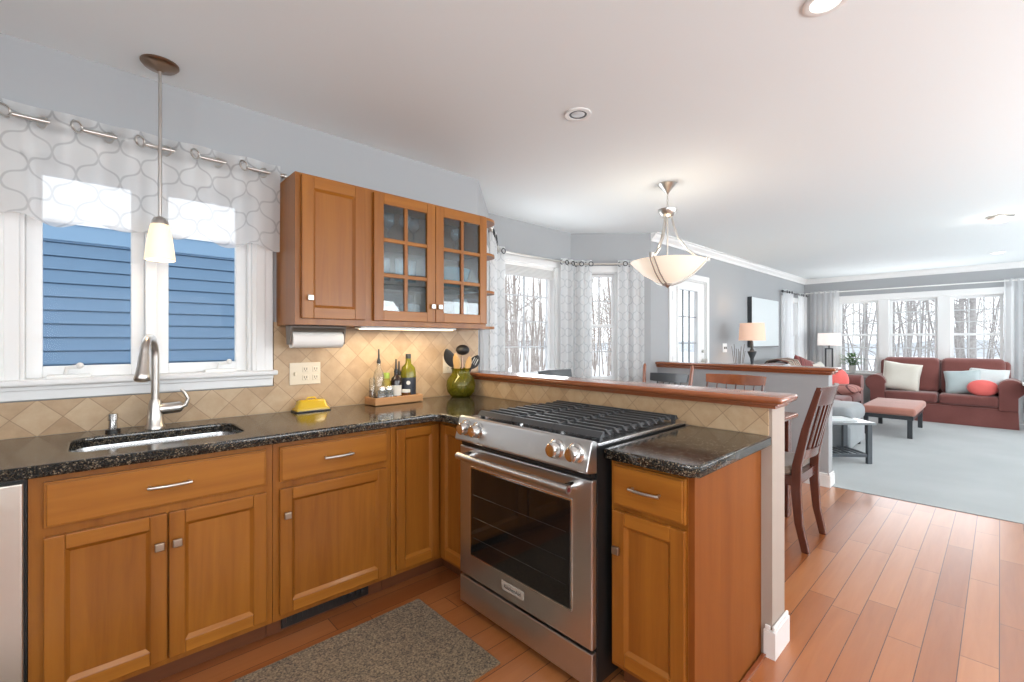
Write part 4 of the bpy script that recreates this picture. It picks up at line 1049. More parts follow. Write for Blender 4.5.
text_mesh('badge_lettering', 'KitchenAid', 0.022, (1.2549, 1.345, 0.2245), Matrix.Rotation(R(-90), 4, 'Z') @ Matrix.Rotation(R(90), 4, 'X'), 'black', bgo)
# control panel
mb = MB().poly([(1.228, 0.79), (1.232, 0.783), (1.285, 0.775), (1.285, 0.885), (1.266, 0.891), (1.256, 0.886)], RY0 + 0.001, RY1 - 0.001, 'y')
cp = mb.build('control_panel', 'steel_y', rg, bev=0.003)
MB().box(1.262, 1.286, RY0 + 0.01, RY1 - 0.01, 0.757, 0.775).build('vent_gap', 'black', rg)
for y in (1.635, 1.552, 1.095, 1.005):
    mb = MB()
    mb.lathe([(0.036, 0.008), (0.037, -0.006), (0.032, -0.010), (0.027, -0.012), (0.026, -0.034), (0.022, -0.039), (0.018, -0.0395)], (1.244, y, 0.842), 24, axis='x')
    mb.build('knob', 'chrome', cp, smooth=35)
# cooktop
MB().box(1.285, 1.932, RY0 - 0.004, RY1 + 0.004, 0.868, 0.880, bev=0.003).build('cooktop', 'cooktop', rg)
mb = MB()
for i in range(9): mb.box(1.290, 1.304, 1.24 + i * 0.035, 1.268 + i * 0.035, 0.8795, 0.8815)
mb.build('display_slots', 'black', cp)
for (x, y, r) in ((1.46, 1.58, 0.045), (1.78, 1.58, 0.035), (1.62, 1.32, 0.05), (1.46, 1.06, 0.05), (1.78, 1.06, 0.038)):
    bmb = MB().lathe([(r, 0.880), (r, 0.889), (r * 0.8, 0.892), (r * 0.8, 0.899), (r * 0.5, 0.901)], (x, y, 0), 20); bmb.build('burner', 'iron', rg, smooth=40)
def grate(ya, yb_):
    mb = MB(); z0, z1 = 0.890, 0.909
    xa, xb = 1.335, 1.885
    # heavy front and back bars with a sloped outer face
    mb.poly([(xa - 0.012, z0), (xa + 0.014, z0), (xa + 0.014, z1), (xa + 0.004, z1)], ya, yb_, 'y')
    mb.poly([(xb - 0.014, z0), (xb + 0.012, z0), (xb - 0.004, z1), (xb - 0.014, z1)], ya, yb_, 'y')
    n = 9
    for i in range(1, n + 1):
        x = xa + (xb - xa) * i / (n + 1)
        mb.poly([(ya + 0.004, z0 + 0.002), (yb_ - 0.004, z0 + 0.002), (yb_ - 0.022, z1), (ya + 0.022, z1)], x - 0.0065, x + 0.0065, 'x')
    m = (ya + yb_) / 2
    for y in (ya + 0.03, m, yb_ - 0.03): mb.box(xa, xb, y - 0.006, y + 0.006, z0 + 0.002, z1 - 0.008, bev=0.002)
    for x in (xa + 0.006, xb - 0.006):
        for y in (ya + 0.015, yb_ - 0.015): mb.box(x - 0.007, x + 0.007, y - 0.007, y + 0.007, 0.880, z0 + 0.002)
    mb.build('grate', 'iron', rg)
gw = (RY1 - RY0 - 0.062) / 3
for i in range(3): grate(RY0 + 0.014 + gw * i + 0.002, RY0 + 0.014 + gw * (i + 1) - 0.002)
for x in (1.32, 1.88):
    for y in (RY0 + 0.05, RY1 - 0.05): MB().cyl((x, y, 0.0), 0.018, 0.046, 12).build('foot', 'darkmetal', rg)

# kitchen rug
tag(MB().box(-0.35, 1.152, 1.30, 1.885, 0.0, 0.010, bev=0.003).build('kitchen_rug', 'rug', origin=(0.4, 1.6, 0.0)), 'mottled brown rectangular rug on the kitchen floor', 'rug')

# ------------------------------------------------------------------ valance over the sink
vl = thing('curtain_valance', 'sheer trellis-patterned valance over the sink window', 'valance', (0.2, 2.46, 1.66))
import bisect
VX0, VX1 = -0.62, 0.70
def vy(s): return 2.465 + 0.030 * math.sin(s * 2 * math.pi / 0.19 + 0.5) + 0.010 * math.sin(s * 31)
def vfn(u, v):
    x = VX0 + (VX1 - VX0) * u
    top = 2.112 + 0.012 * math.sin(x * 2 * math.pi / 0.19 + 0.5)
    bot = 1.688 + 0.014 * math.sin(x * 2 * math.pi / 0.19 + 1.2) + 0.008 * math.sin(x * 23)
    z = top + (bot - top) * v
    k = 1 - 0.35 * v
    return (x, 2.465 + (vy(x) - 2.465) * k, z)
MB().grid(vfn, 160, 16, uv=lambda u, v: ((VX1 - VX0) * u * 1.15, v * 0.42)).build('fabric', 'valance', vl, smooth=180)
mb = MB(); mb.tube([(VX0 - 0.1, 2.468, 2.065), (VX1 + 0.015, 2.468, 2.065)], 0.008, 12)
mb.build('rod', 'nickel', vl, smooth=40)
mb = MB(); mb.cyl((VX1 + 0.014, 2.468, 2.065), 0.013, 0.008, 14, 0, 'x'); mb.ball((VX1 + 0.033, 2.468, 2.065), 0.014, n=14, m=8); mb.build('finial', 'nickel', vl, smooth=60)
mb = MB(); mb.box(VX1 - 0.03, VX1 - 0.02, 2.462, YW - 0.022, 2.060, 2.070); mb.box(VX1 - 0.04, VX1 - 0.01, YW - 0.022, YW - 0.001, 2.035, 2.095); mb.build('rod_bracket', 'nickel', vl)
x = VX0 + 0.02
while x < VX1 - 0.02:
    mb = MB()
    # grommet ring on the fabric surface
    dyx = (vy(x + 0.001) - vy(x - 0.001)) / 0.002
    tng = Vector((1, dyx, 0)).normalized()
    pts = [Vector((x, vy(x), 2.065)) + tng * (0.021 * math.cos(q)) + Vector((0, 0, 0.021 * math.sin(q))) for q in [2 * math.pi * i / 20 for i in range(20)]]
    mb.tube(pts, 0.0045, 6, closed=True)
    mb.build('grommet', 'nickel', vl, smooth=60)
    x += 0.095

# ------------------------------------------------------------------ curtain panels
def rod(name, label, a, b, z, mat='nickel', fin=(True, True)):
    t = thing(name, label, 'curtain rod', (*a, z))
    a = Vector((*a, z)); b = Vector((*b, z)); d = (b - a).normalized()
    MB().tube([a, b], 0.0095, 12).build('pole', mat, t, smooth=50)
    for ok, p, sg in ((fin[0], a, -1), (fin[1], b, 1)):
        if ok:
            mb = MB(); mb.tube([p, p + d * 0.012 * sg, p + d * 0.02 * sg, p + d * 0.04 * sg, p + d * 0.055 * sg], [0.013, 0.013, 0.009, 0.02, 0.008], 12); mb.build('finial', mat, t, smooth=60)
    return t
def panel(name, label, a, b, z0, z1, mat, amp, period, side, group=None, grom=True, rodz=None):
    a = Vector((*a, 0)); b = Vector((*b, 0)); ln = (b - a).length; d = (b - a) / ln; n = Vector((-d.y, d.x, 0))
    t = thing(name, label, 'curtain', (*a.xy, z0), 0, group)
    ph = random.uniform(0, 0.4)
    def off(s): return amp * math.sin(2 * math.pi * s / period + ph) + amp * 0.25 * math.sin(2 * math.pi * s / period * 1.7 + 1)
    def fn(u, v):
        s = ln * u; p = a + d * s + n * off(s) * (0.75 + 0.35 * v); return (p.x, p.y, z1 + (z0 - z1) * v)
    nu = max(24, int(ln / period * 14))
    stretch = 1 + 3.2 * amp / period
    MB().grid(fn, nu, 14, uv=lambda u, v: (ln * u * stretch, (z1 - z0) * v)).build('fabric', mat, t, smooth=180)
    if grom and rodz:
        s = period * 0.25
        while s < ln:
            mb = MB(); p = a + d * s + n * off(s) * 0.8; p.z = rodz
            tg = d
            mb.tube([p + tg * (0.022 * math.cos(q)) + Vector((0, 0, 0.022 * math.sin(q))) for q in [2 * math.pi * i / 16 for i in range(16)]], 0.005, 6, closed=True)
            mb.build('grommet', 'darkmetal', t, smooth=60); s += period * 0.5
    return t
s2 = 1 / math.sqrt(2)
def off_in(p, d): return (p[0] + d[0], p[1] + d[1])
RZ = 2.045
# bay: curtain line 9 cm inside the walls
BI = [(2.125, 2.505), (2.70, 3.075), (3.785, 3.075), (4.36, 2.50)]
rod('curtain_rod', 'thin grey curtain rod across the wide bay window', BI[1], BI[2], RZ)
rod('curtain_rod', 'thin grey curtain rod over the narrow bay window beside the glazed door', off_in(BI[2], (0.02, -0.03)), off_in(BI[3], (-0.03, 0.03)), RZ)
rod('curtain_rod', 'short curtain rod over the bay window nearest the kitchen', off_in(BI[0], (0.03, 0.03)), off_in(BI[1], (-0.03, -0.04)), RZ)
GB = 'trellis curtains in the dining bay'
panel('curtain', 'trellis curtain right beside the open end shelves', (2.15, 2.53), (2.50, 2.88), 0.02, 2.09, 'trellis', 0.022, 0.10, 1, GB, rodz=RZ)
panel('curtain', 'slim curtain left of the wide bay window', (2.675, 3.075), (2.80, 3.075), 0.02, 2.085, 'trellis', 0.02, 0.10, 1, GB, rodz=RZ)
panel('curtain', 'curtain right of the wide bay window', (3.56, 3.075), (3.78, 3.075), 0.02, 2.085, 'trellis', 0.02, 0.10, 1, GB, rodz=RZ)
def on_b(s): return (BI[2][0] + s * s2, BI[2][1] - s * s2)
panel('curtain', 'trellis curtain left of the narrow bay window', on_b(-0.01), on_b(0.175), 0.02, 2.085, 'trellis', 0.022, 0.10, 1, GB, rodz=RZ)
panel('curtain', 'trellis curtain between the narrow bay window and glazed door wall', on_b(0.45), on_b(0.72), 0.02, 2.085, 'trellis', 0.022, 0.10, 1, GB, rodz=RZ)
# living room
rod('curtain_rod', 'dark curtain rod with finials on the living room side wall', (8.52, 2.475), (9.85, 2.475), 2.06, 'darkmetal')
panel('curtain', 'white curtain right beside the framed picture', (8.56, 2.475), (9.0, 2.475), 0.02, 2.10, 'sheer', 0.03, 0.12, 1, 'living room sheers', rodz=2.06)
panel('curtain', 'white curtain on the side wall closest to the room corner', (9.40, 2.475), (9.84, 2.475), 0.02, 2.10, 'sheer', 0.03, 0.12, 1, 'living room sheers', rodz=2.06)
rod('curtain_rod', 'white curtain rod above the triple window', (9.965, 2.47), (9.965, -0.62), 2.12, 'white_plastic')
panel('curtain', 'sheer curtain left of the triple window behind the white lamp', (9.965, 2.44), (9.965, 1.99), 0.02, 2.15, 'sheer', 0.022, 0.085, 1, 'living room sheers', rodz=None)
panel('curtain', 'sheer curtain right of the triple window at the photo edge', (9.965, -0.04), (9.965, -0.55), 0.02, 2.15, 'sheer', 0.022, 0.085, 1, 'living room sheers', rodz=None)

# ------------------------------------------------------------------ lights of the house
def point(name, loc, power, color, r=0.03):
    l = bpy.data.lights.new(name, 'POINT'); l.energy = power; l.color = color; l.shadow_soft_size = r
    o = bpy.data.objects.new(name, l); o.location = loc; col.objects.link(o); return o
def spot(name, loc, power, color, ang=110, blend=0.8, r=0.05):
    l = bpy.data.lights.new(name, 'SPOT'); l.energy = power; l.color = color; l.shadow_soft_size = r; l.spot_size = R(ang); l.spot_blend = blend
    o = bpy.data.objects.new(name, l); o.location = loc; col.objects.link(o); return o
PK = (0.221, 2.39)
pk = thing('pendant_light', 'small lit pendant with frosted cup shade over the sink', 'pendant light', (*PK, H))
MB().lathe([(0.066, H - 0.0005), (0.066, H - 0.006), (0.055, H - 0.018), (0.02, H - 0.026), (0.008, H - 0.034)], (*PK, 0), 32).build('canopy', 'bronze', pk, smooth=40)
MB().lathe([(0.0065, H - 0.03), (0.0065, 1.74)], (*PK, 0), 12).build('stem', 'nickel', pk, smooth=40)
MB().lathe([(0.008, 1.752), (0.022, 1.745), (0.030, 1.728), (0.031, 1.718)], (*PK, 0), 24).build('shade_holder', 'nickel', pk, smooth=50)
MB().lathe([(0.029, 1.722), (0.034, 1.71), (0.043, 1.66), (0.052, 1.585), (0.053, 1.57), (0.049, 1.57), (0.040, 1.66), (0.030, 1.708)], (*PK, 0), 28, cap=False).build('shade', 'frost_lit', pk, smooth=60)
point('pendant_bulb', (*PK, 1.60), 0.9, (1.0, 0.78, 0.5), 0.03)

PD = (3.13, 1.674)
pd = thing('bowl_pendant', 'brushed nickel pendant with a wide alabaster bowl over the dining table', 'pendant light', (*PD, H))
MB().lathe([(0.068, H - 0.0005), (0.068, H - 0.006), (0.03, H - 0.045), (0.012, H - 0.068), (0.006, H - 0.075)], (*PD, 0), 28).build('canopy', 'nickel', pd, smooth=40)
mb = MB()
for i in range(6):
    z = H - 0.083 - i * 0.019
    ax = Vector((1, 0, 0)) if i % 2 else Vector((0, 1, 0))
    mb.tube([Vector((*PD, z)) + ax * (0.006 * math.cos(q)) + Vector((0, 0, 0.0125 * math.sin(q))) for q in [2 * math.pi * k / 12 for k in range(12)]], 0.002, 6, closed=True)
mb.build('chain', 'nickel', pd, smooth=60)
MB().lathe([(0.006, 2.205), (0.068, 2.200), (0.068, 2.192), (0.05, 2.16), (0.035, 2.145), (0.006, 2.14)], (*PD, 0), 28).build('hub', 'nickel', pd, smooth=40)
MB().lathe([(0.006, 2.15), (0.006, 1.65)], (*PD, 0), 10).build('centre_rod', 'nickel', pd)
BZ = 1.815; BR = 0.265
MB().lathe([(0.02, 1.652), (0.09, 1.675), (0.17, 1.722), (0.235, 1.785), (BR, BZ), (BR - 0.004, BZ + 0.003), (0.225, 1.783), (0.165, 1.728), (0.085, 1.682), (0.015, 1.66)], (*PD, 0), 40, cap=False).build('bowl', 'bowl_lit', pd, smooth=60)
MB().lathe([(0.004, 1.622), (0.012, 1.632), (0.034, 1.645), (0.036, 1.655), (0.01, 1.665)], (*PD, 0), 18).build('finial', 'nickel', pd, smooth=50)
for k in range(3):
    a = R(-54 + 120 * k); ca, sa = math.cos(a), math.sin(a)
    def pt_(r, z): return (PD[0] + r * ca, PD[1] + r * sa, z)
    MB().tube([pt_(0.03, 2.15), pt_(0.045, 2.08), pt_(0.075, 1.99), pt_(0.14, 1.90), pt_(0.22, 1.838), pt_(BR + 0.015, BZ + 0.012)], 0.0075, 10).build('arm', 'nickel', pd, smooth=60)
    for q in (-0.016, 0.016):
        MB().tube([Vector(pt_(rr_, zz_)) + Vector((-sa, ca, 0)) * q for rr_, zz_ in ((BR + 0.016, BZ + 0.012), (0.245, 1.783), (0.18, 1.718), (0.095, 1.664), (0.03, 1.643))], 0.0055, 8).build('strap', 'nickel', pd, smooth=60)
    mb = MB(); mb.cyl(pt_(BR + 0.016, BZ - 0.004), 0.016, 0.032, 12); mb.build('clip', 'nickel', pd, smooth=40)
point('bowl_bulb', (PD[0], PD[1], 1.86), 3, (1.0, 0.88, 0.72), 0.06)

def can(name, label, x, y, lit, r=0.068):
    t = thing(name, label, 'ceiling light', (x, y, H))
    MB().lathe([(r, H - 0.0005), (r, H - 0.005), (r - 0.008, H - 0.008), (r - 0.022, H - 0.006), (r - 0.024, H - 0.0005)], (x, y, 0), 32, cap=False).build('trim_ring', 'white_plastic', t, smooth=40)
    if lit: MB().lathe([(r - 0.023, H - 0.002), (0.02, H - 0.006), (0.0, H - 0.0062)], (x, y, 0), 24).build('lens', 'lamp_lit', t, smooth=40)
    else:
        MB().lathe([(r - 0.023, H - 0.001), (r - 0.023, H - 0.003), (r - 0.034, H - 0.003)], (x, y, 0), 28, cap=False).build('baffle', 'darkmetal', t, smooth=40)
        MB().lathe([(r - 0.034, H - 0.003), (0.02, H - 0.010), (0.0, H - 0.0105)], (x, y, 0), 24).build('lens', 'lens_off', t, smooth=40)
    return t
can('recessed_light', 'unlit recessed ceiling light with a dark inner ring', 1.829, 1.468, False)
can('recessed_light', 'bright lit recessed ceiling light at the top edge of the photo', 1.839, 0.405, True)
spot('recessed_glow', (1.839, 0.405, H - 0.02), 18, (1.0, 0.93, 0.82), 140)
can('recessed_light', 'lit recessed light in the living room ceiling near the far windows', 8.75, 0.02, True, 0.075)
spot('recessed_glow_living', (8.75, 0.02, H - 0.02), 14, (1.0, 0.95, 0.88), 140)
# unseen fixture and spot added to brighten the kitchen
can('recessed_light', 'unseen lit recessed light added to brighten the kitchen near the dishwasher', 0.1, 0.3, True)
spot('recessed_fill_kitchen', (0.1, 0.3, H - 0.02), 22, (1.0, 0.93, 0.82), 150)
sdt = thing('ceiling_dome', 'small white dome fixture on the living room ceiling', 'ceiling light', (6.2, 0.0, H))
MB().lathe([(0.095, H - 0.0005), (0.095, H - 0.012), (0.085, H - 0.02)], (6.2, 0.0, 0), 28).build('base', 'nickel', sdt, smooth=40)
MB().lathe([(0.082, H - 0.02), (0.07, H - 0.04), (0.04, H - 0.055), (0.0, H - 0.06)], (6.2, 0.0, 0), 28).build('dome', 'shade_white', sdt, smooth=50)
point('dome_bulb', (6.2, 0.0, H - 0.12), 1.5, (1.0, 0.95, 0.88), 0.05)

# ------------------------------------------------------------------ dining table and chairs
dt = thing('dining_table', 'dark cherry dining table beside the peninsula wall', 'table', (3.2, 1.7, 0))
TX0, TX1, TY0, TY1 = 2.72, 3.69, 0.975, 2.38
MB().box(TX0, TX1, TY0, TY1, 0.69, 0.722, bev=0.010, seg=3).build('tabletop', 'cherry_y', dt, smooth=40)
mb = MB()
for a, b, c, e in ((TX0 + 0.08, TX1 - 0.08, TY0 + 0.08, TY0 + 0.10), (TX0 + 0.08, TX1 - 0.08, TY1 - 0.10, TY1 - 0.08), (TX0 + 0.08, TX0 + 0.10, TY0 + 0.10, TY1 - 0.10), (TX1 - 0.10, TX1 - 0.08, TY0 + 0.10, TY1 - 0.10)): mb.box(a, b, c, e, 0.60, 0.69)
mb.build('apron', 'cherry_z', dt)
for x in (TX0 + 0.045, TX1 - 0.125):
    for y in (TY0 + 0.03, TY1 - 0.11): MB().box(x, x + 0.08, y, y + 0.08, 0, 0.69, bev=0.006).build('leg', 'cherry_z', dt)

# slat-back side chair at the table end (local: front = +y)
def slat_chair(loc, rz, label):
    t = thing('dining_chair', label, 'chair', loc, rz)
    hw_ = 0.19
    for sx in (-1, 1):
        pts = [(sx * hw_, -0.02, 0.0), (sx * hw_, 0.015, 0.16), (sx * hw_, 0.03, 0.36), (sx * hw_, 0.025, 0.50), (sx * hw_, -0.02, 0.72), (sx * hw_, -0.085, 0.95)]
        rs = []
        for i, p in enumerate(pts):
            d = [0.019, 0.021, 0.026, 0.024, 0.020, 0.016][i]; w = 0.017
            rs.append([(p[0] - w, p[1] - d, p[2]), (p[0] + w, p[1] - d, p[2]), (p[0] + w, p[1] + d, p[2]), (p[0] - w, p[1] + d, p[2])])
        MB().rings(rs).build('rear_post', 'cherry_z', t, local=True, bev=0.004)
        MB().rings([[(sx * 0.20 - 0.016, 0.40, 0), (sx * 0.20 + 0.016, 0.40, 0), (sx * 0.20 + 0.016, 0.432, 0), (sx * 0.20 - 0.016, 0.432, 0)], [(sx * 0.20 - 0.022, 0.395, 0.42), (sx * 0.20 + 0.022, 0.395, 0.42), (sx * 0.20 + 0.022, 0.438, 0.42), (sx * 0.20 - 0.022, 0.438, 0.42)]]).build('front_leg', 'cherry_z', t, local=True, bev=0.003)
    def bow(x): return -0.035 * (1 - (x / hw_) ** 2)
    def rail(name, z0, z1, y0, y1, x=0.205, mat='cherry_x'):
        mb = MB(); rs = []
        for i in range(13):
            xx = -x + 2 * x * i / 12; b = bow(max(-hw_, min(hw_, xx)))
            rs.append([(xx, y0 + b - 0.010, z0), (xx, y0 + b + 0.012, z0), (xx, y1 + b + 0.012, z1), (xx, y1 + b - 0.010, z1)])
        mb.rings(rs); return mb.build(name, mat, t, local=True, smooth=40)
    rail('crest_rail', 0.855, 0.967, -0.055, -0.088, mat='cherry_z')
    rail('lower_rail', 0.535, 0.59, 0.02, 0.01, x=0.175, mat='cherry_z')
    for k in range(5):
        xx = -0.12 + 0.06 * k; b = bow(xx)
        MB().rings([[(xx - 0.014, 0.010 + b - 0.005, 0.585), (xx + 0.014, 0.010 + b - 0.005, 0.585), (xx + 0.014, 0.010 + b + 0.006, 0.585), (xx - 0.014, 0.010 + b + 0.006, 0.585)],
                    [(xx - 0.014, -0.055 + b - 0.005, 0.86), (xx + 0.014, -0.055 + b - 0.005, 0.86), (xx + 0.014, -0.055 + b + 0.006, 0.86), (xx - 0.014, -0.055 + b + 0.006, 0.86)]]).build('slat', 'cherry_z', t, local=True)
    mb = MB(); mb.box(-0.20, 0.20, 0.02, 0.44, 0.375, 0.435); mb.build('seat_frame', 'cherry_z', t, local=True, bev=0.004)
    MB().poly(rrect(-0.215, 0.215, 0.052, 0.45, 0.04), 0.435, 0.485).build('seat_cushion', 'taupe', t, local=True, bev=0.015, smooth=40)
    return t
slat_chair((3.245, 0.79, 0), 0, 'cherry slat-back chair at the near table end with taupe seat')

# spindle-back chairs (local: front = +y)
def spindle_chair(loc, rz, label, crest_mat, wood_mat, posts=False, seat_mat='cherry_z', w=0.20, top=0.945):
    t = thing('spindle_chair', label, 'chair', loc, rz)
    seat = rrect(-0.215, 0.215, 0.0, 0.42, 0.06)
    mb = MB(); mb.rings([[(x * 0.94, y * 0.96 + 0.008, 0.42) for x, y in seat], [(x, y, 0.432) for x, y in seat], [(x, y, 0.448) for x, y in seat], [(x * 0.95, y * 0.95 + 0.01, 0.455) for x, y in seat]])
    mb.build('seat', seat_mat, t, local=True, smooth=40)
    for sx in (-1, 1):
        MB().tube([(sx * 0.20, -0.03, 0), (sx * 0.18, 0.02, 0.2), (sx * 0.16, 0.06, 0.43)], [0.013, 0.019, 0.014], 12).build('leg', wood_mat, t, local=True, smooth=60)
        MB().tube([(sx * 0.205, 0.42, 0), (sx * 0.185, 0.385, 0.2), (sx * 0.165, 0.35, 0.43)], [0.013, 0.019, 0.014], 12).build('leg', wood_mat, t, local=True, smooth=60)
        MB().tube([(sx * 0.187, 0.03, 0.18), (sx * 0.19, 0.39, 0.18)], [0.009, 0.009], 8).build('stretcher', wood_mat, t, local=True, smooth=60)
        if posts:
            MB().tube([(sx * 0.21, 0.02, 0.44), (sx * 0.225, -0.03, 0.75), (sx * 0.235, -0.065, top + 0.055), (sx * 0.235, -0.068, top + 0.07), (sx * 0.236, -0.07, top + 0.085)], [0.014, 0.017, 0.017, 0.015, 0.006], 12).build('post', 'cherry_x', t, local=True, smooth=50)
        else:
            MB().tube([(sx * (w - 0.02), 0.03, 0.44), (sx * (w - 0.005), -0.03, 0.72), (sx * (w - 0.005), -0.065, top - 0.07)], [0.012, 0.014, 0.011], 10).build('post', wood_mat, t, local=True, smooth=60)
    def bow(x): return -0.045 * (1 - (x / 0.24) ** 2)
    n = 5
    for k in range(n):
        x = -w * 0.66 + 2 * w * 0.66 * k / (n - 1)
        MB().tube([(x * 0.9, 0.025, 0.45), (x, -0.06 + bow(x), top - 0.075)], [0.008, 0.006], 8).build('spindle', wood_mat, t, local=True, smooth=60)
    mb = MB(); rs = []; cw = w + 0.01
    for i in range(15):
        x = -cw + 2 * cw * i / 14; b = bow(x); e = 0.012 * (x / cw) ** 2
        rs.append([(x, -0.062 + b - 0.009, top - 0.085 + e), (x, -0.062 + b + 0.009, top - 0.085 + e), (x * 1.03, -0.078 + b + 0.008, top - e * 0.2), (x * 1.03, -0.078 + b - 0.008, top - e * 0.2)])
    mb.rings(rs); mb.build('crest_rail', crest_mat, t, local=True, smooth=40, bev=0.003)
    return t
spindle_chair((3.86, 2.10, 0), R(90), 'black-railed chair with two tall cherry posts beyond the bar', 'blackwood', 'blackwood', True, w=0.175, top=0.93)
spindle_chair((3.86, 1.505, 0), R(90), 'reddish cherry spindle chair in front of the grey half wall', 'cherry_y', 'cherry_z', w=0.225, top=0.95)
spindle_chair((2.92, 2.50, 0), R(180), 'dark spindle chair in front of the wide bay window', 'blackwood', 'blackwood', w=0.19, top=0.985)

# ------------------------------------------------------------------ living room furniture
def puff(mb, x0, x1, y0, y1, z0, z1, r):
    return mb.box(x0, x1, y0, y1, z0, z1, bev=r, seg=4)
def sofa(name, label, loc, rz, wid, dep, backh=0.88, armh=0.66, seats=2, seatmat='maroon', arm_w=0.22, skirt=True):
    # local: back at y = +dep, front at y = 0, x centred
    t = thing(name, label, 'sofa', loc, rz); hw_ = wid / 2
    mb = MB(); mb.box(-hw_ + 0.03, hw_ - 0.03, 0.04, dep - 0.04, 0.02, 0.30); mb.build('base', 'maroon', t, local=True)
    mb = MB()
    def prof(y):  # skirt ring with shallow pleats
        return y
    n = 60; per = []
    pts = [(-hw_ + 0.02, 0.02), (hw_ - 0.02, 0.02), (hw_ - 0.02, dep - 0.03), (-hw_ + 0.02, dep - 0.03)]
    for i in range(4):
        a = Vector(pts[i]); b = Vector(pts[(i + 1) % 4])
        for k in range(24):
            per.append(a.lerp(b, k / 24))
    cx_, cy_ = 0, dep / 2
    rs = []
    for z, amp in ((0.006, 0.014), (0.10, 0.010), (0.24, 0.004), (0.27, 0.0)):
        rs.append([(p.x * (1 + (0.5 if k % 12 == 0 else 1) * amp / hw_), cy_ + (p.y - cy_) * (1 + (0.2 if k % 12 == 0 else 1) * amp / (dep / 2)), z) for k, p in enumerate(per)])
    mb.rings(rs); mb.build('skirt', 'maroon', t, local=True, smooth=40)
    for sx in (-1, 1):
        c = sx * (hw_ - arm_w / 2); r = arm_w * 0.60
        prof_ = [(c - arm_w * 0.42, 0.25), (c - arm_w * 0.42, armh - r * (1.9 if sx < 0 else 1.0))]
        for i in range(13):
            a = math.pi * (1.30 if sx < 0 else 1.0) - math.pi * 1.30 * i / 12
            prof_.append((c + sx * 0.025 + r * math.cos(a), armh - r + r * math.sin(a)))
        prof_ += [(c + arm_w * 0.42, armh - r * (1.9 if sx > 0 else 1.0)), (c + arm_w * 0.42, 0.25)]
        mb = MB().poly(prof_, 0.0, dep - 0.10, 'y'); mb.build('arm', 'maroon', t, local=True, smooth=50, bev=0.02)
    x0, x1 = -hw_ + arm_w * 0.86, hw_ - arm_w * 0.86
    mb = puff(MB(), -hw_ + 0.08, hw_ - 0.08, dep - 0.24, dep, 0.25, backh - 0.03, 0.06); mb.build('back_frame', 'maroon', t, local=True, smooth=60)
    w = (x1 - x0) / seats
    for i in range(seats):
        a = x0 + w * i
        mb = puff(MB(), a + 0.004, a + w - 0.004, -0.01, dep - 0.30, 0.29, 0.44, 0.045); mb.build('seat_cushion', seatmat, t, local=True, smooth=60)
        mb = puff(MB(), a + 0.004 - (0.06 if i == 0 else 0), a + w - 0.004 + (0.06 if i == seats - 1 else 0), dep - 0.42, dep - 0.15, 0.43, backh + 0.01, 0.075)
        for v in mb.bm.verts: v.co.y += 0.16 * (v.co.z - 0.43)
        mb.build('back_cushion', 'maroon', t, local=True, smooth=60)
    return t
# sofa under the far windows, faces -x
sofa('sofa', 'maroon rolled-arm sofa under the triple window', (9.30, 0.635, 0), R(-90), 1.65, 0.72, backh=0.955, armh=0.69, seats=2)
sofa('sofa', 'maroon sofa along the side wall, mostly hidden by the half wall', (7.78, 1.46, 0), 0, 2.24, 0.95, backh=0.90, armh=0.70, seats=3)

def pillow(name, label, mat, w, h, d, loc, rot, round_=False, group=None):
    mb = MB(); n = 18
    def side(sg):
        def fn(u, v):
            a, b = 2 * u - 1, 2 * v - 1
            if round_:
                # map square to disc
                x = a * math.sqrt(max(0, 1 - b * b / 2)); y = b * math.sqrt(max(0, 1 - a * a / 2))
                r2 = min(1, x * x + y * y); z = math.sqrt(max(0, 1 - r2)) ** 0.9
                return (x * w / 2, sg * d / 2 * z, y * h / 2)
            z = ((1 - a ** 4) * (1 - b ** 4)) ** 0.55
            k = 1 - 0.06 * (1 - abs(a)) * abs(b) ** 3 ; j = 1 - 0.06 * (1 - abs(b)) * abs(a) ** 3
            return (a * w / 2 * j, sg * d / 2 * z, b * h / 2 * k)
        return fn
    mb.grid(side(-1), n, n); mb.grid(side(1), n, n)
    bmesh.ops.remove_doubles(mb.bm, verts=mb.bm.verts, dist=1e-4)
    o = mb.build(name, mat, smooth=70)
    o.location = loc; o.rotation_euler = rot
    return tag(o, label, 'pillow', group)
pillow('throw_pillow', 'large cream striped square pillow at the left of the far sofa', 'cream', 0.48, 0.46, 0.16, (9.52, 1.08, 0.66), (R(-16), R(8), R(-80)))
pillow('throw_pillow', 'pale blue square pillow on the far sofa', 'sage', 0.40, 0.36, 0.14, (9.55, 0.38, 0.615), (R(-16), R(-6), R(-92)))
pillow('throw_pillow', 'pale grey pillow at the back right corner of the far sofa', 'palegrey', 0.42, 0.36, 0.13, (9.62, 0.12, 0.65), (R(-18), R(4), R(-90)))
pillow('throw_pillow', 'round coral pillow in front on the far sofa', 'coral', 0.33, 0.24, 0.16, (9.42, 0.17, 0.55), (R(-14), R(0), R(-90)), True)
pillow('throw_pillow', 'round coral pillow at the end of the side sofa', 'coral', 0.38, 0.38, 0.18, (8.40, 1.72, 0.64), (R(-15), R(0), R(-45)), True)
pillow('seat_pad', 'plaid cushion lying on the end seat of the side sofa', 'plaid', 0.55, 0.50, 0.16, (8.30, 1.66, 0.50), (R(90), 0, 0))
pillow('throw_pillow', 'maroon striped pillow standing highest on the side sofa', 'maroon_stripe', 0.50, 0.42, 0.15, (8.10, 2.06, 0.765), (R(-14), R(14), R(-10)))
pillow('throw_pillow', 'white pillow left of the striped throw on the side sofa', 'palegrey', 0.55, 0.40, 0.15, (7.05, 2.00, 0.715), (R(-18), R(0), R(0)))
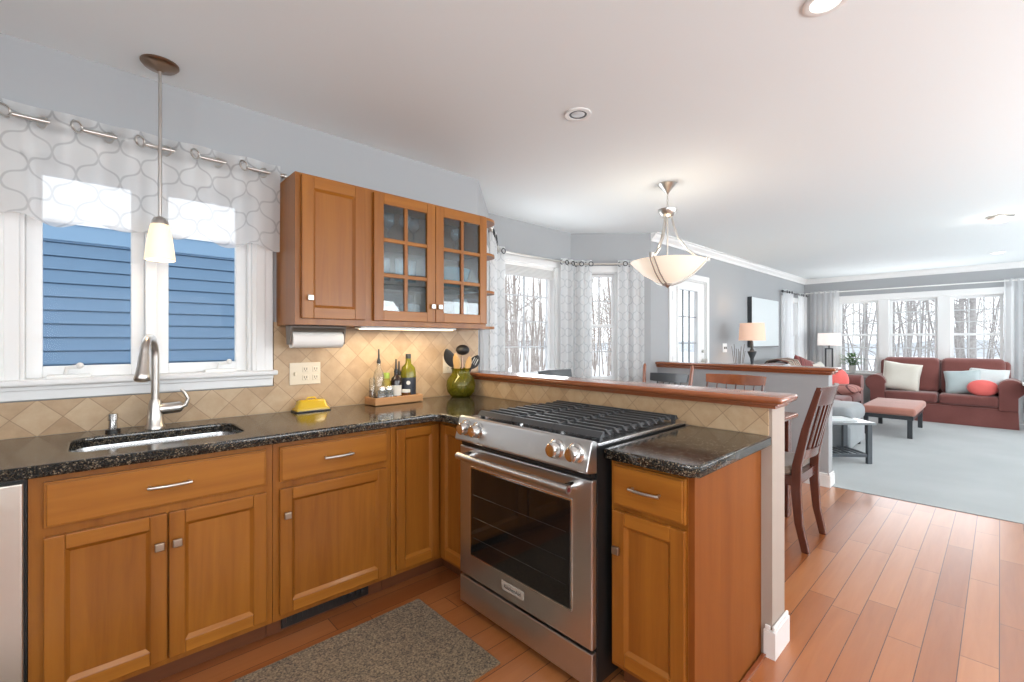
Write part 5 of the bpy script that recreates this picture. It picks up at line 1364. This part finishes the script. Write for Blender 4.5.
pillow('throw_pillow', 'white pillow right of the maroon striped pillow', 'cream', 0.50, 0.36, 0.14, (8.55, 1.98, 0.70), (R(-18), R(-6), R(-6)))
# throw blanket folded over the sofa back
def thr(u, v):
    x = 7.30 + 0.50 * u
    path = [(1.92, 0.55), (1.99, 0.75), (2.08, 0.925), (2.22, 0.955), (2.36, 0.925), (2.465, 0.80), (2.47, 0.60)]
    f = v * (len(path) - 1); i = min(int(f), len(path) - 2); q = f - i
    y = path[i][0] + (path[i + 1][0] - path[i][0]) * q; z = path[i][1] + (path[i + 1][1] - path[i][1]) * q
    return (x + 0.1 * v, y, z + 0.012 * math.sin(u * 14))
tag(MB().grid(thr, 24, 30).build('throw_blanket', 'throw', origin=(7.5, 2.2, 0.9), smooth=60, solid=0.015), 'striped tan and brown throw over the side sofa back', 'blanket')

# bench ottoman
ot = thing('ottoman_bench', 'rust-topped bench on dark legs in the middle of the carpet', 'ottoman', (8.07, 0.985, 0))
for x in (7.52, 8.585):
    for y in (0.745, 1.185): MB().box(x, x + 0.05, y, y + 0.05, 0.004, 0.245, bev=0.003).build('leg', 'blackwood', ot)
MB().box(7.51, 8.645, 0.735, 1.245, 0.235, 0.285, bev=0.004).build('frame', 'blackwood', ot)
puff(MB(), 7.485, 8.67, 0.71, 1.27, 0.285, 0.385, 0.035).build('cushion', 'rust', ot, smooth=60)

# grey footstool and the end table in front of it
gs = thing('footstool', 'grey upholstered footstool behind the dark end table', 'footstool', (6.4, 1.27, 0))
puff(MB(), 6.02, 6.80, 1.10, 1.46, 0.05, 0.30, 0.03).build('base', 'greyfab', gs, smooth=60)
puff(MB(), 6.01, 6.81, 1.09, 1.47, 0.30, 0.50, 0.08).build('cushion', 'greyfab', gs, smooth=60)
for x in (6.08, 6.72):
    for y in (1.15, 1.41): MB().cyl((x, y, 0.004), 0.02, 0.05, 10).build('foot', 'blackwood', gs)
M['slate'] = plain('slate_painted_wood', (0.07, 0.08, 0.09), 0.3, coat=0.3)
et = thing('end_table', 'dark end table with slatted lower shelf beside the half wall', 'table', (5.71, 0.865, 0), R(44))
# local: x = away from the camera, y = towards the left of the photo
for x, y in ((0.0, 0.0), (0.36, 0.0), (0.0, 0.47), (0.36, 0.47)): MB().box(x, x + 0.035, y, y + 0.045, 0.004, 0.395, bev=0.003).build('leg', 'slate', et, local=True)
MB().box(-0.02, 0.415, -0.02, 0.535, 0.395, 0.42, bev=0.004).build('tabletop', plain('grey_tabletop', (0.20, 0.22, 0.23), 0.2, coat=0.4), et, local=True)
mb = MB()
mb.box(0.008, 0.026, 0.045, 0.47, 0.07, 0.10); mb.box(0.369, 0.387, 0.045, 0.47, 0.07, 0.10); mb.box(0.035, 0.36, 0.012, 0.03, 0.07, 0.10); mb.box(0.035, 0.36, 0.485, 0.503, 0.07, 0.10)
for i in range(6): mb.box(0.026, 0.369, 0.075 + i * 0.07, 0.095 + i * 0.07, 0.085, 0.098)
mb.build('lower_shelf', 'slate', et, local=True)
mb = MB(); mb.box(0.06, 0.28, 0.10, 0.42, 0.42, 0.428); mb.box(0.07, 0.27, 0.12, 0.40, 0.428, 0.436, bev=0.002)
o = mb.build('magazine', 'palegrey', local=True); o.location = (5.71, 0.865, 0.0005); o.rotation_euler = (0, 0, R(44)); tag(o, 'pale magazines lying on the dark end table', 'magazine')

# lamps and their tables
def side_table(name, label, x, y, w, z, mat='cherry_z', top=None):
    t = thing(name, label, 'table', (x, y, 0))
    MB().box(x - w / 2, x + w / 2, y - w / 2, y + w / 2, z - 0.025, z, bev=0.005).build('tabletop', top or mat, t)
    MB().box(x - w / 2 + 0.03, x + w / 2 - 0.03, y - w / 2 + 0.03, y + w / 2 - 0.03, z - 0.10, z - 0.025).build('apron', mat, t)
    for sx in (-1, 1):
        for sy in (-1, 1): MB().box(x + sx * (w / 2 - 0.045) - 0.018, x + sx * (w / 2 - 0.045) + 0.018, y + sy * (w / 2 - 0.045) - 0.018, y + sy * (w / 2 - 0.045) + 0.018, 0.004, z - 0.10).build('leg', mat, t)
side_table('side_table', 'cherry side table under the peach-shaded lamp', 6.26, 2.2, 0.48, 0.62)
LA = (6.32, 2.2)
la = thing('table_lamp', 'lit peach-shaded table lamp with dark urn base', 'lamp', (*LA, 0.62))
MB().lathe([(0.08, 0.6205), (0.08, 0.635), (0.03, 0.65), (0.02, 0.72), (0.016, 0.95), (0.022, 0.985), (0.022, 1.00), (0.052, 1.075), (0.054, 1.095), (0.03, 1.10), (0.018, 1.13), (0.018, 1.17), (0.012, 1.23)], (*LA, 0), 24).build('base', 'darkmetal', la, smooth=40)
MB().lathe([(0.158, 1.235), (0.143, 1.460), (0.140, 1.460), (0.155, 1.235)], (*LA, 0), 32, cap=False).build('lamp_shade', 'shade_warm', la, smooth=60)
mb = MB(); mb.lathe([(0.006, 1.22), (0.006, 1.46)], (*LA, 0), 8)
for k in range(3): mb.tube([(LA[0], LA[1], 1.45), (LA[0] + 0.143 * math.cos(k * 2.094), LA[1] + 0.143 * math.sin(k * 2.094), 1.45)], 0.003, 6)
mb.build('harp', 'darkmetal', la)
point('lamp_bulb_peach', (*LA, 1.36), 4, (1.0, 0.72, 0.45), 0.04)
rv = thing('reed_vase', 'glass vase of thin grey reeds beside the peach lamp', 'vase', (6.08, 2.28, 0.62))
MB().lathe([(0.035, 0.6205), (0.04, 0.63), (0.045, 0.80), (0.042, 0.80), (0.036, 0.635)], (6.08, 2.28, 0), 18).build('vase', 'wineglass', rv, smooth=50)
mb = MB()
for i in range(9):
    a = i * 0.7; r = 0.05 + 0.02 * (i % 3)
    mb.tube([(6.08 + 0.01 * math.cos(a), 2.28 + 0.01 * math.sin(a), 0.64), (6.08 + r * math.cos(a), 2.28 + r * math.sin(a), 1.10 + 0.03 * (i % 4))], 0.0035, 6)
mb.build('reeds', 'grey_plastic', rv)
side_table('side_table', 'cherry side table in the room corner under the white lamp', 9.56, 2.02, 0.46, 0.62)
LB = (9.58, 2.06)
lb_ = thing('table_lamp', 'white drum-shaded lamp on an open dark frame in the corner', 'lamp', (*LB, 0.62))
mb = MB(); mb.box(LB[0] - 0.05, LB[0] + 0.05, LB[1] - 0.08, LB[1] + 0.08, 0.6205, 0.64)
for sy in (-0.05, 0.05): mb.box(LB[0] - 0.011, LB[0] + 0.011, LB[1] + sy - 0.011, LB[1] + sy + 0.011, 0.64, 1.09)
mb.box(LB[0] - 0.011, LB[0] + 0.011, LB[1] - 0.061, LB[1] + 0.061, 1.08, 1.10); mb.cyl((LB[0], LB[1], 1.10), 0.012, 0.05, 10)
mb.build('base', 'darkmetal', lb_)
MB().lathe([(0.172, 1.15), (0.168, 1.365), (0.165, 1.365), (0.169, 1.15)], (*LB, 0), 32, cap=False).build('lamp_shade', 'shade_white', lb_, smooth=60)
mb = MB(); mb.lathe([(0.006, 1.14), (0.006, 1.36)], (*LB, 0), 8)
for k in range(3): mb.tube([(LB[0], LB[1], 1.355), (LB[0] + 0.166 * math.cos(k * 2.094), LB[1] + 0.166 * math.sin(k * 2.094), 1.355)], 0.003, 6)
mb.build('harp', 'darkmetal', lb_)
point('lamp_bulb_white', (*LB, 1.27), 3, (1.0, 0.82, 0.62), 0.04)

# plant on the far window sill
pp = thing('potted_plant', 'small green potted plant on the sill of the triple window', 'plant', (9.99, 1.80, 0.663))
MB().lathe([(0.045, 0.6635), (0.06, 0.78), (0.064, 0.79), (0.058, 0.79), (0.052, 0.77)], (9.99, 1.80, 0), 18).build('pot', 'crock_white', pp, smooth=40)
mb = MB()
for i in range(190):
    a = random.uniform(0, 6.28); r = random.uniform(0.02, 0.17); z = 0.80 + random.uniform(0.0, 0.24) * (1 - r * 2)
    c = Vector((9.97 + 0.55 * r * math.cos(a), 1.80 + r * math.sin(a), z)); d = Vector((math.cos(a) * 0.6, math.sin(a), random.uniform(-0.3, 0.6))).normalized() * random.uniform(0.04, 0.07)
    sd_ = d.cross(Vector((0, 0, 1))).normalized() * 0.022
    vs = [mb.bm.verts.new(p) for p in (c - d * 0.5, c + sd_, c + d * 0.6, c - sd_)]
    mb.bm.faces.new(vs)
mb.build('foliage', 'leaf', pp, solid=0.002)
mb = MB()
for i in range(8):
    a = i * 0.79; mb.tube([(9.99, 1.80, 0.77), (9.98 + 0.05 * math.cos(a), 1.80 + 0.08 * math.sin(a), 0.90)], 0.003, 5)
mb.build('stems', 'leaf', pp)

# picture, switch, side table at the right edge
pf = thing('framed_picture', 'tall pale picture in a thick dark frame on the living room wall', 'picture', (7.8, YW - 0.05, 1.15))
mb = MB().box(7.17, 8.36, YW - 0.06, YW - 0.001, 1.13, 1.885)
mb.build('frame', 'darkmetal', pf)
MB().box(7.174, 8.356, YW - 0.063, YW - 0.06, 1.148, 1.881).build('picture_face', 'picture', pf)
sw = thing('light_switch', 'white switch plate right of the glazed door', 'switch', (6.34, YW, 1.1))
MB().box(6.28, 6.41, YW - 0.008, YW - 0.0005, 1.075, 1.195, bev=0.002).build('cover_plate', 'white_plastic', sw)
for x in (6.32, 6.37): MB().box(x - 0.007, x + 0.007, YW - 0.018, YW - 0.008, 1.12, 1.15).build('toggle', 'grey_plastic', sw)
side_table('side_table', 'white-topped side table right of the far sofa at the photo edge', 9.30, -0.435, 0.46, 0.66, 'cherry_z', 'trim')

# ------------------------------------------------------------------ outside
gnd = MB().poly([(-60, -40), (90, -40), (90, 80), (-60, 80)], -0.9, -0.65)
struct('ground_snow', gnd, 'snow', 'snow-covered ground outside the windows', 'ground')
hl = MB(); rs = []
for i in range(25):
    y = -50 + i * 6; hgt = 0.7 + 0.35 * math.sin(i * 0.9) + 0.25 * math.sin(i * 2.3)
    rs.append([(72, y, -0.7), (76, y, hgt), (88, y, hgt + 0.2), (88, y, -0.7)])
hl.rings(rs)
struct('distant_hill', hl, 'hill', 'low blue-grey hills beyond the triple window', 'hill', smooth=60)

nh = thing('neighbour_house', 'blue clapboard house next door outside the sink window', 'house', (0.5, 6.2, -0.65))
mb = MB(); z = -0.65
while z < 2.17:
    mb.poly([(6.0, z + 0.012), (6.03, z + 0.012), (6.03, z + 0.127), (6.012, z + 0.127)], -5.5, 1.95, 'x'); z += 0.127
mb.box(-5.5, 1.95, 6.03, 10.0, -0.65, 2.33)
def sidemat():
    return plain('blue_clapboard', (0.145, 0.25, 0.38), 0.6)
M['siding'] = sidemat()
mb.build('siding', 'siding', nh)
MB().box(-5.5, 1.97, 5.985, 6.012, 2.175, 2.33).build('frieze_board', plain('pale_blue_trim', (0.22, 0.36, 0.52), 0.6), nh)
MB().box(-5.55, 2.0, 5.97, 10.1, 2.331, 2.36).build('roof', 'snow', nh)

# bare trees: trunk with branching limbs, one mesh each
def tree(h, r, seed, nb=14, lean=0.1):
    rnd = random.Random(seed); mb = MB()
    la_ = rnd.uniform(0, 6.28); lx, ly = math.cos(la_) * lean * h, math.sin(la_) * lean * h
    trunk = []
    for i in range(8):
        f = i / 7; trunk.append(Vector((lx * f * f + rnd.uniform(-0.04, 0.04) * h * 0.1, ly * f * f + rnd.uniform(-0.04, 0.04) * h * 0.1, h * f)))
    trunk[0] = Vector((0, 0, 0))
    mb.tube(trunk, [r * (1 - 0.8 * i / 7) for i in range(8)], 7)
    def branch(p, d, ln, rr, lvl):
        pts = [p]; q = Vector(d)
        for k in range(3):
            q = (q + Vector((rnd.uniform(-.3, .3), rnd.uniform(-.3, .3), rnd.uniform(-.05, .35)))).normalized()
            pts.append(pts[-1] + q * ln / 3)
        mb.tube(pts, [rr, rr * 0.75, rr * 0.5, rr * 0.2], 5)
        if lvl < 2:
            for k in range(3):
                b = pts[1 + k % 3]; a = rnd.uniform(0, 6.28)
                branch(b, (q + Vector((math.cos(a), math.sin(a), 0.3)) * 0.8).normalized(), ln * 0.55, rr * 0.5, lvl + 1)
    for k in range(nb):
        f = rnd.uniform(0.18, 0.95); i = min(int(f * 7), 6); p = trunk[i].lerp(trunk[i + 1], f * 7 - i); a = rnd.uniform(0, 6.28)
        branch(p, Vector((math.cos(a), math.sin(a), rnd.uniform(0.15, 0.9))).normalized(), h * rnd.uniform(0.10, 0.19), r * (1 - 0.75 * f) * 0.45, 0)
    return mb
rt = random.Random(11)
protos = [tree(9 + i, 0.05 + 0.014 * i, 30 + i, 16, 0.08).build('bare_tree', 'bark', origin=(0, 0, 0), smooth=60) for i in range(4)]
protos_b = [tree(8 + i, 0.06 + 0.018 * i, 60 + i, 18, 0.06).build('bare_tree', 'bark_brown', origin=(0, 0, 0), smooth=60) for i in range(3)]
used = set()
def put(protos_, k, loc, label, group):
    pr = protos_[k % len(protos_)]
    if pr.name in used: o = pr.copy(); col.objects.link(o)
    else: o = pr; used.add(pr.name)
    o.location = loc; o.rotation_euler = (0, 0, rt.uniform(0, 6.28)); s = rt.uniform(0.8, 1.15); o.scale = (s, s, s)
    tag(o, label, 'tree', group)
spots = []
def free(x, y, dmin):
    if any((x - a) ** 2 + (y - b) ** 2 < dmin ** 2 for a, b in spots): return False
    spots.append((x, y)); return True
k = 0
for i in range(400):
    if k >= 28: break
    x = rt.uniform(19, 50); sp = (x - 8) * 0.36 + 0.8; y = 0.128 * x + rt.uniform(-1, 1) * sp * 0.62 - 0.2
    if free(x, y, 2.3):
        put(protos, k, (x, y, -0.65), 'bare grey tree in the snow beyond the triple window', 'bare trees beyond the triple window'); k += 1
k = 0
for i in range(400):
    if k >= 34: break
    y = rt.uniform(10, 28); x = y * rt.uniform(0.5, 1.55) + 0.2
    if free(x, y, 2.3):
        put(protos_b, k, (x, y, -0.65), 'bare brownish tree in the woods beyond the dining bay', 'bare trees beyond the dining bay'); k += 1
mb = MB()
for i in range(300):
    y = rt.uniform(9, 32); x = y * rt.uniform(0.5, 1.7)
    h_ = rt.uniform(3, 7); r_ = rt.uniform(0.012, 0.035)
    p = Vector((x, y, -0.65)); tp = p + Vector((rt.uniform(-.5, .5), rt.uniform(-.5, .5), h_))
    m_ = p.lerp(tp, 0.5) + Vector((rt.uniform(-.15, .15), rt.uniform(-.15, .15), 0))
    mb.tube([p, m_, tp], [r_, r_ * 0.7, r_ * 0.2], 4)
    for q in range(5):
        f = rt.uniform(0.3, 0.9); b = p.lerp(tp, f); a = rt.uniform(0, 6.28)
        mb.tube([b, b + Vector((math.cos(a) * 0.5, math.sin(a) * 0.5, rt.uniform(0.2, 0.9)))], [r_ * 0.5, r_ * 0.15], 3)
m2_ = MB()
for i in range(85):
    x = rt.uniform(17, 48); sp = (x - 8) * 0.36 + 0.8; y = 0.128 * x + rt.uniform(-1, 1) * sp * 0.62 - 0.2
    h_ = rt.uniform(3, 8); r_ = rt.uniform(0.015, 0.045)
    p = Vector((x, y, -0.65)); tp = p + Vector((rt.uniform(-1, 1), rt.uniform(-1, 1), h_)); m_ = p.lerp(tp, 0.5) + Vector((rt.uniform(-.2, .2), rt.uniform(-.2, .2), 0))
    m2_.tube([p, m_, tp], [r_, r_ * 0.7, r_ * 0.2], 4)
    for q in range(7):
        b = p.lerp(tp, rt.uniform(0.2, 0.9)); a = rt.uniform(0, 6.28); l_ = rt.uniform(0.5, 1.6)
        m2_.tube([b, b + Vector((math.cos(a) * l_ * 0.6, math.sin(a) * l_ * 0.6, l_ * rt.uniform(0.1, 0.6))), b + Vector((math.cos(a) * l_, math.sin(a) * l_, l_ * rt.uniform(0.3, 1.0)))], [r_ * 0.5, r_ * 0.35, r_ * 0.12], 3)
tag(m2_.build('sapling_thicket', 'bark', origin=(24, 3, -0.65)), 'thin bare saplings and brush beyond the triple window', 'saplings', kind='stuff')
tag(mb.build('sapling_thicket', 'bark_brown', origin=(12, 16, -0.65)), 'thicket of thin bare saplings behind the dining bay trees', 'saplings', kind='stuff')
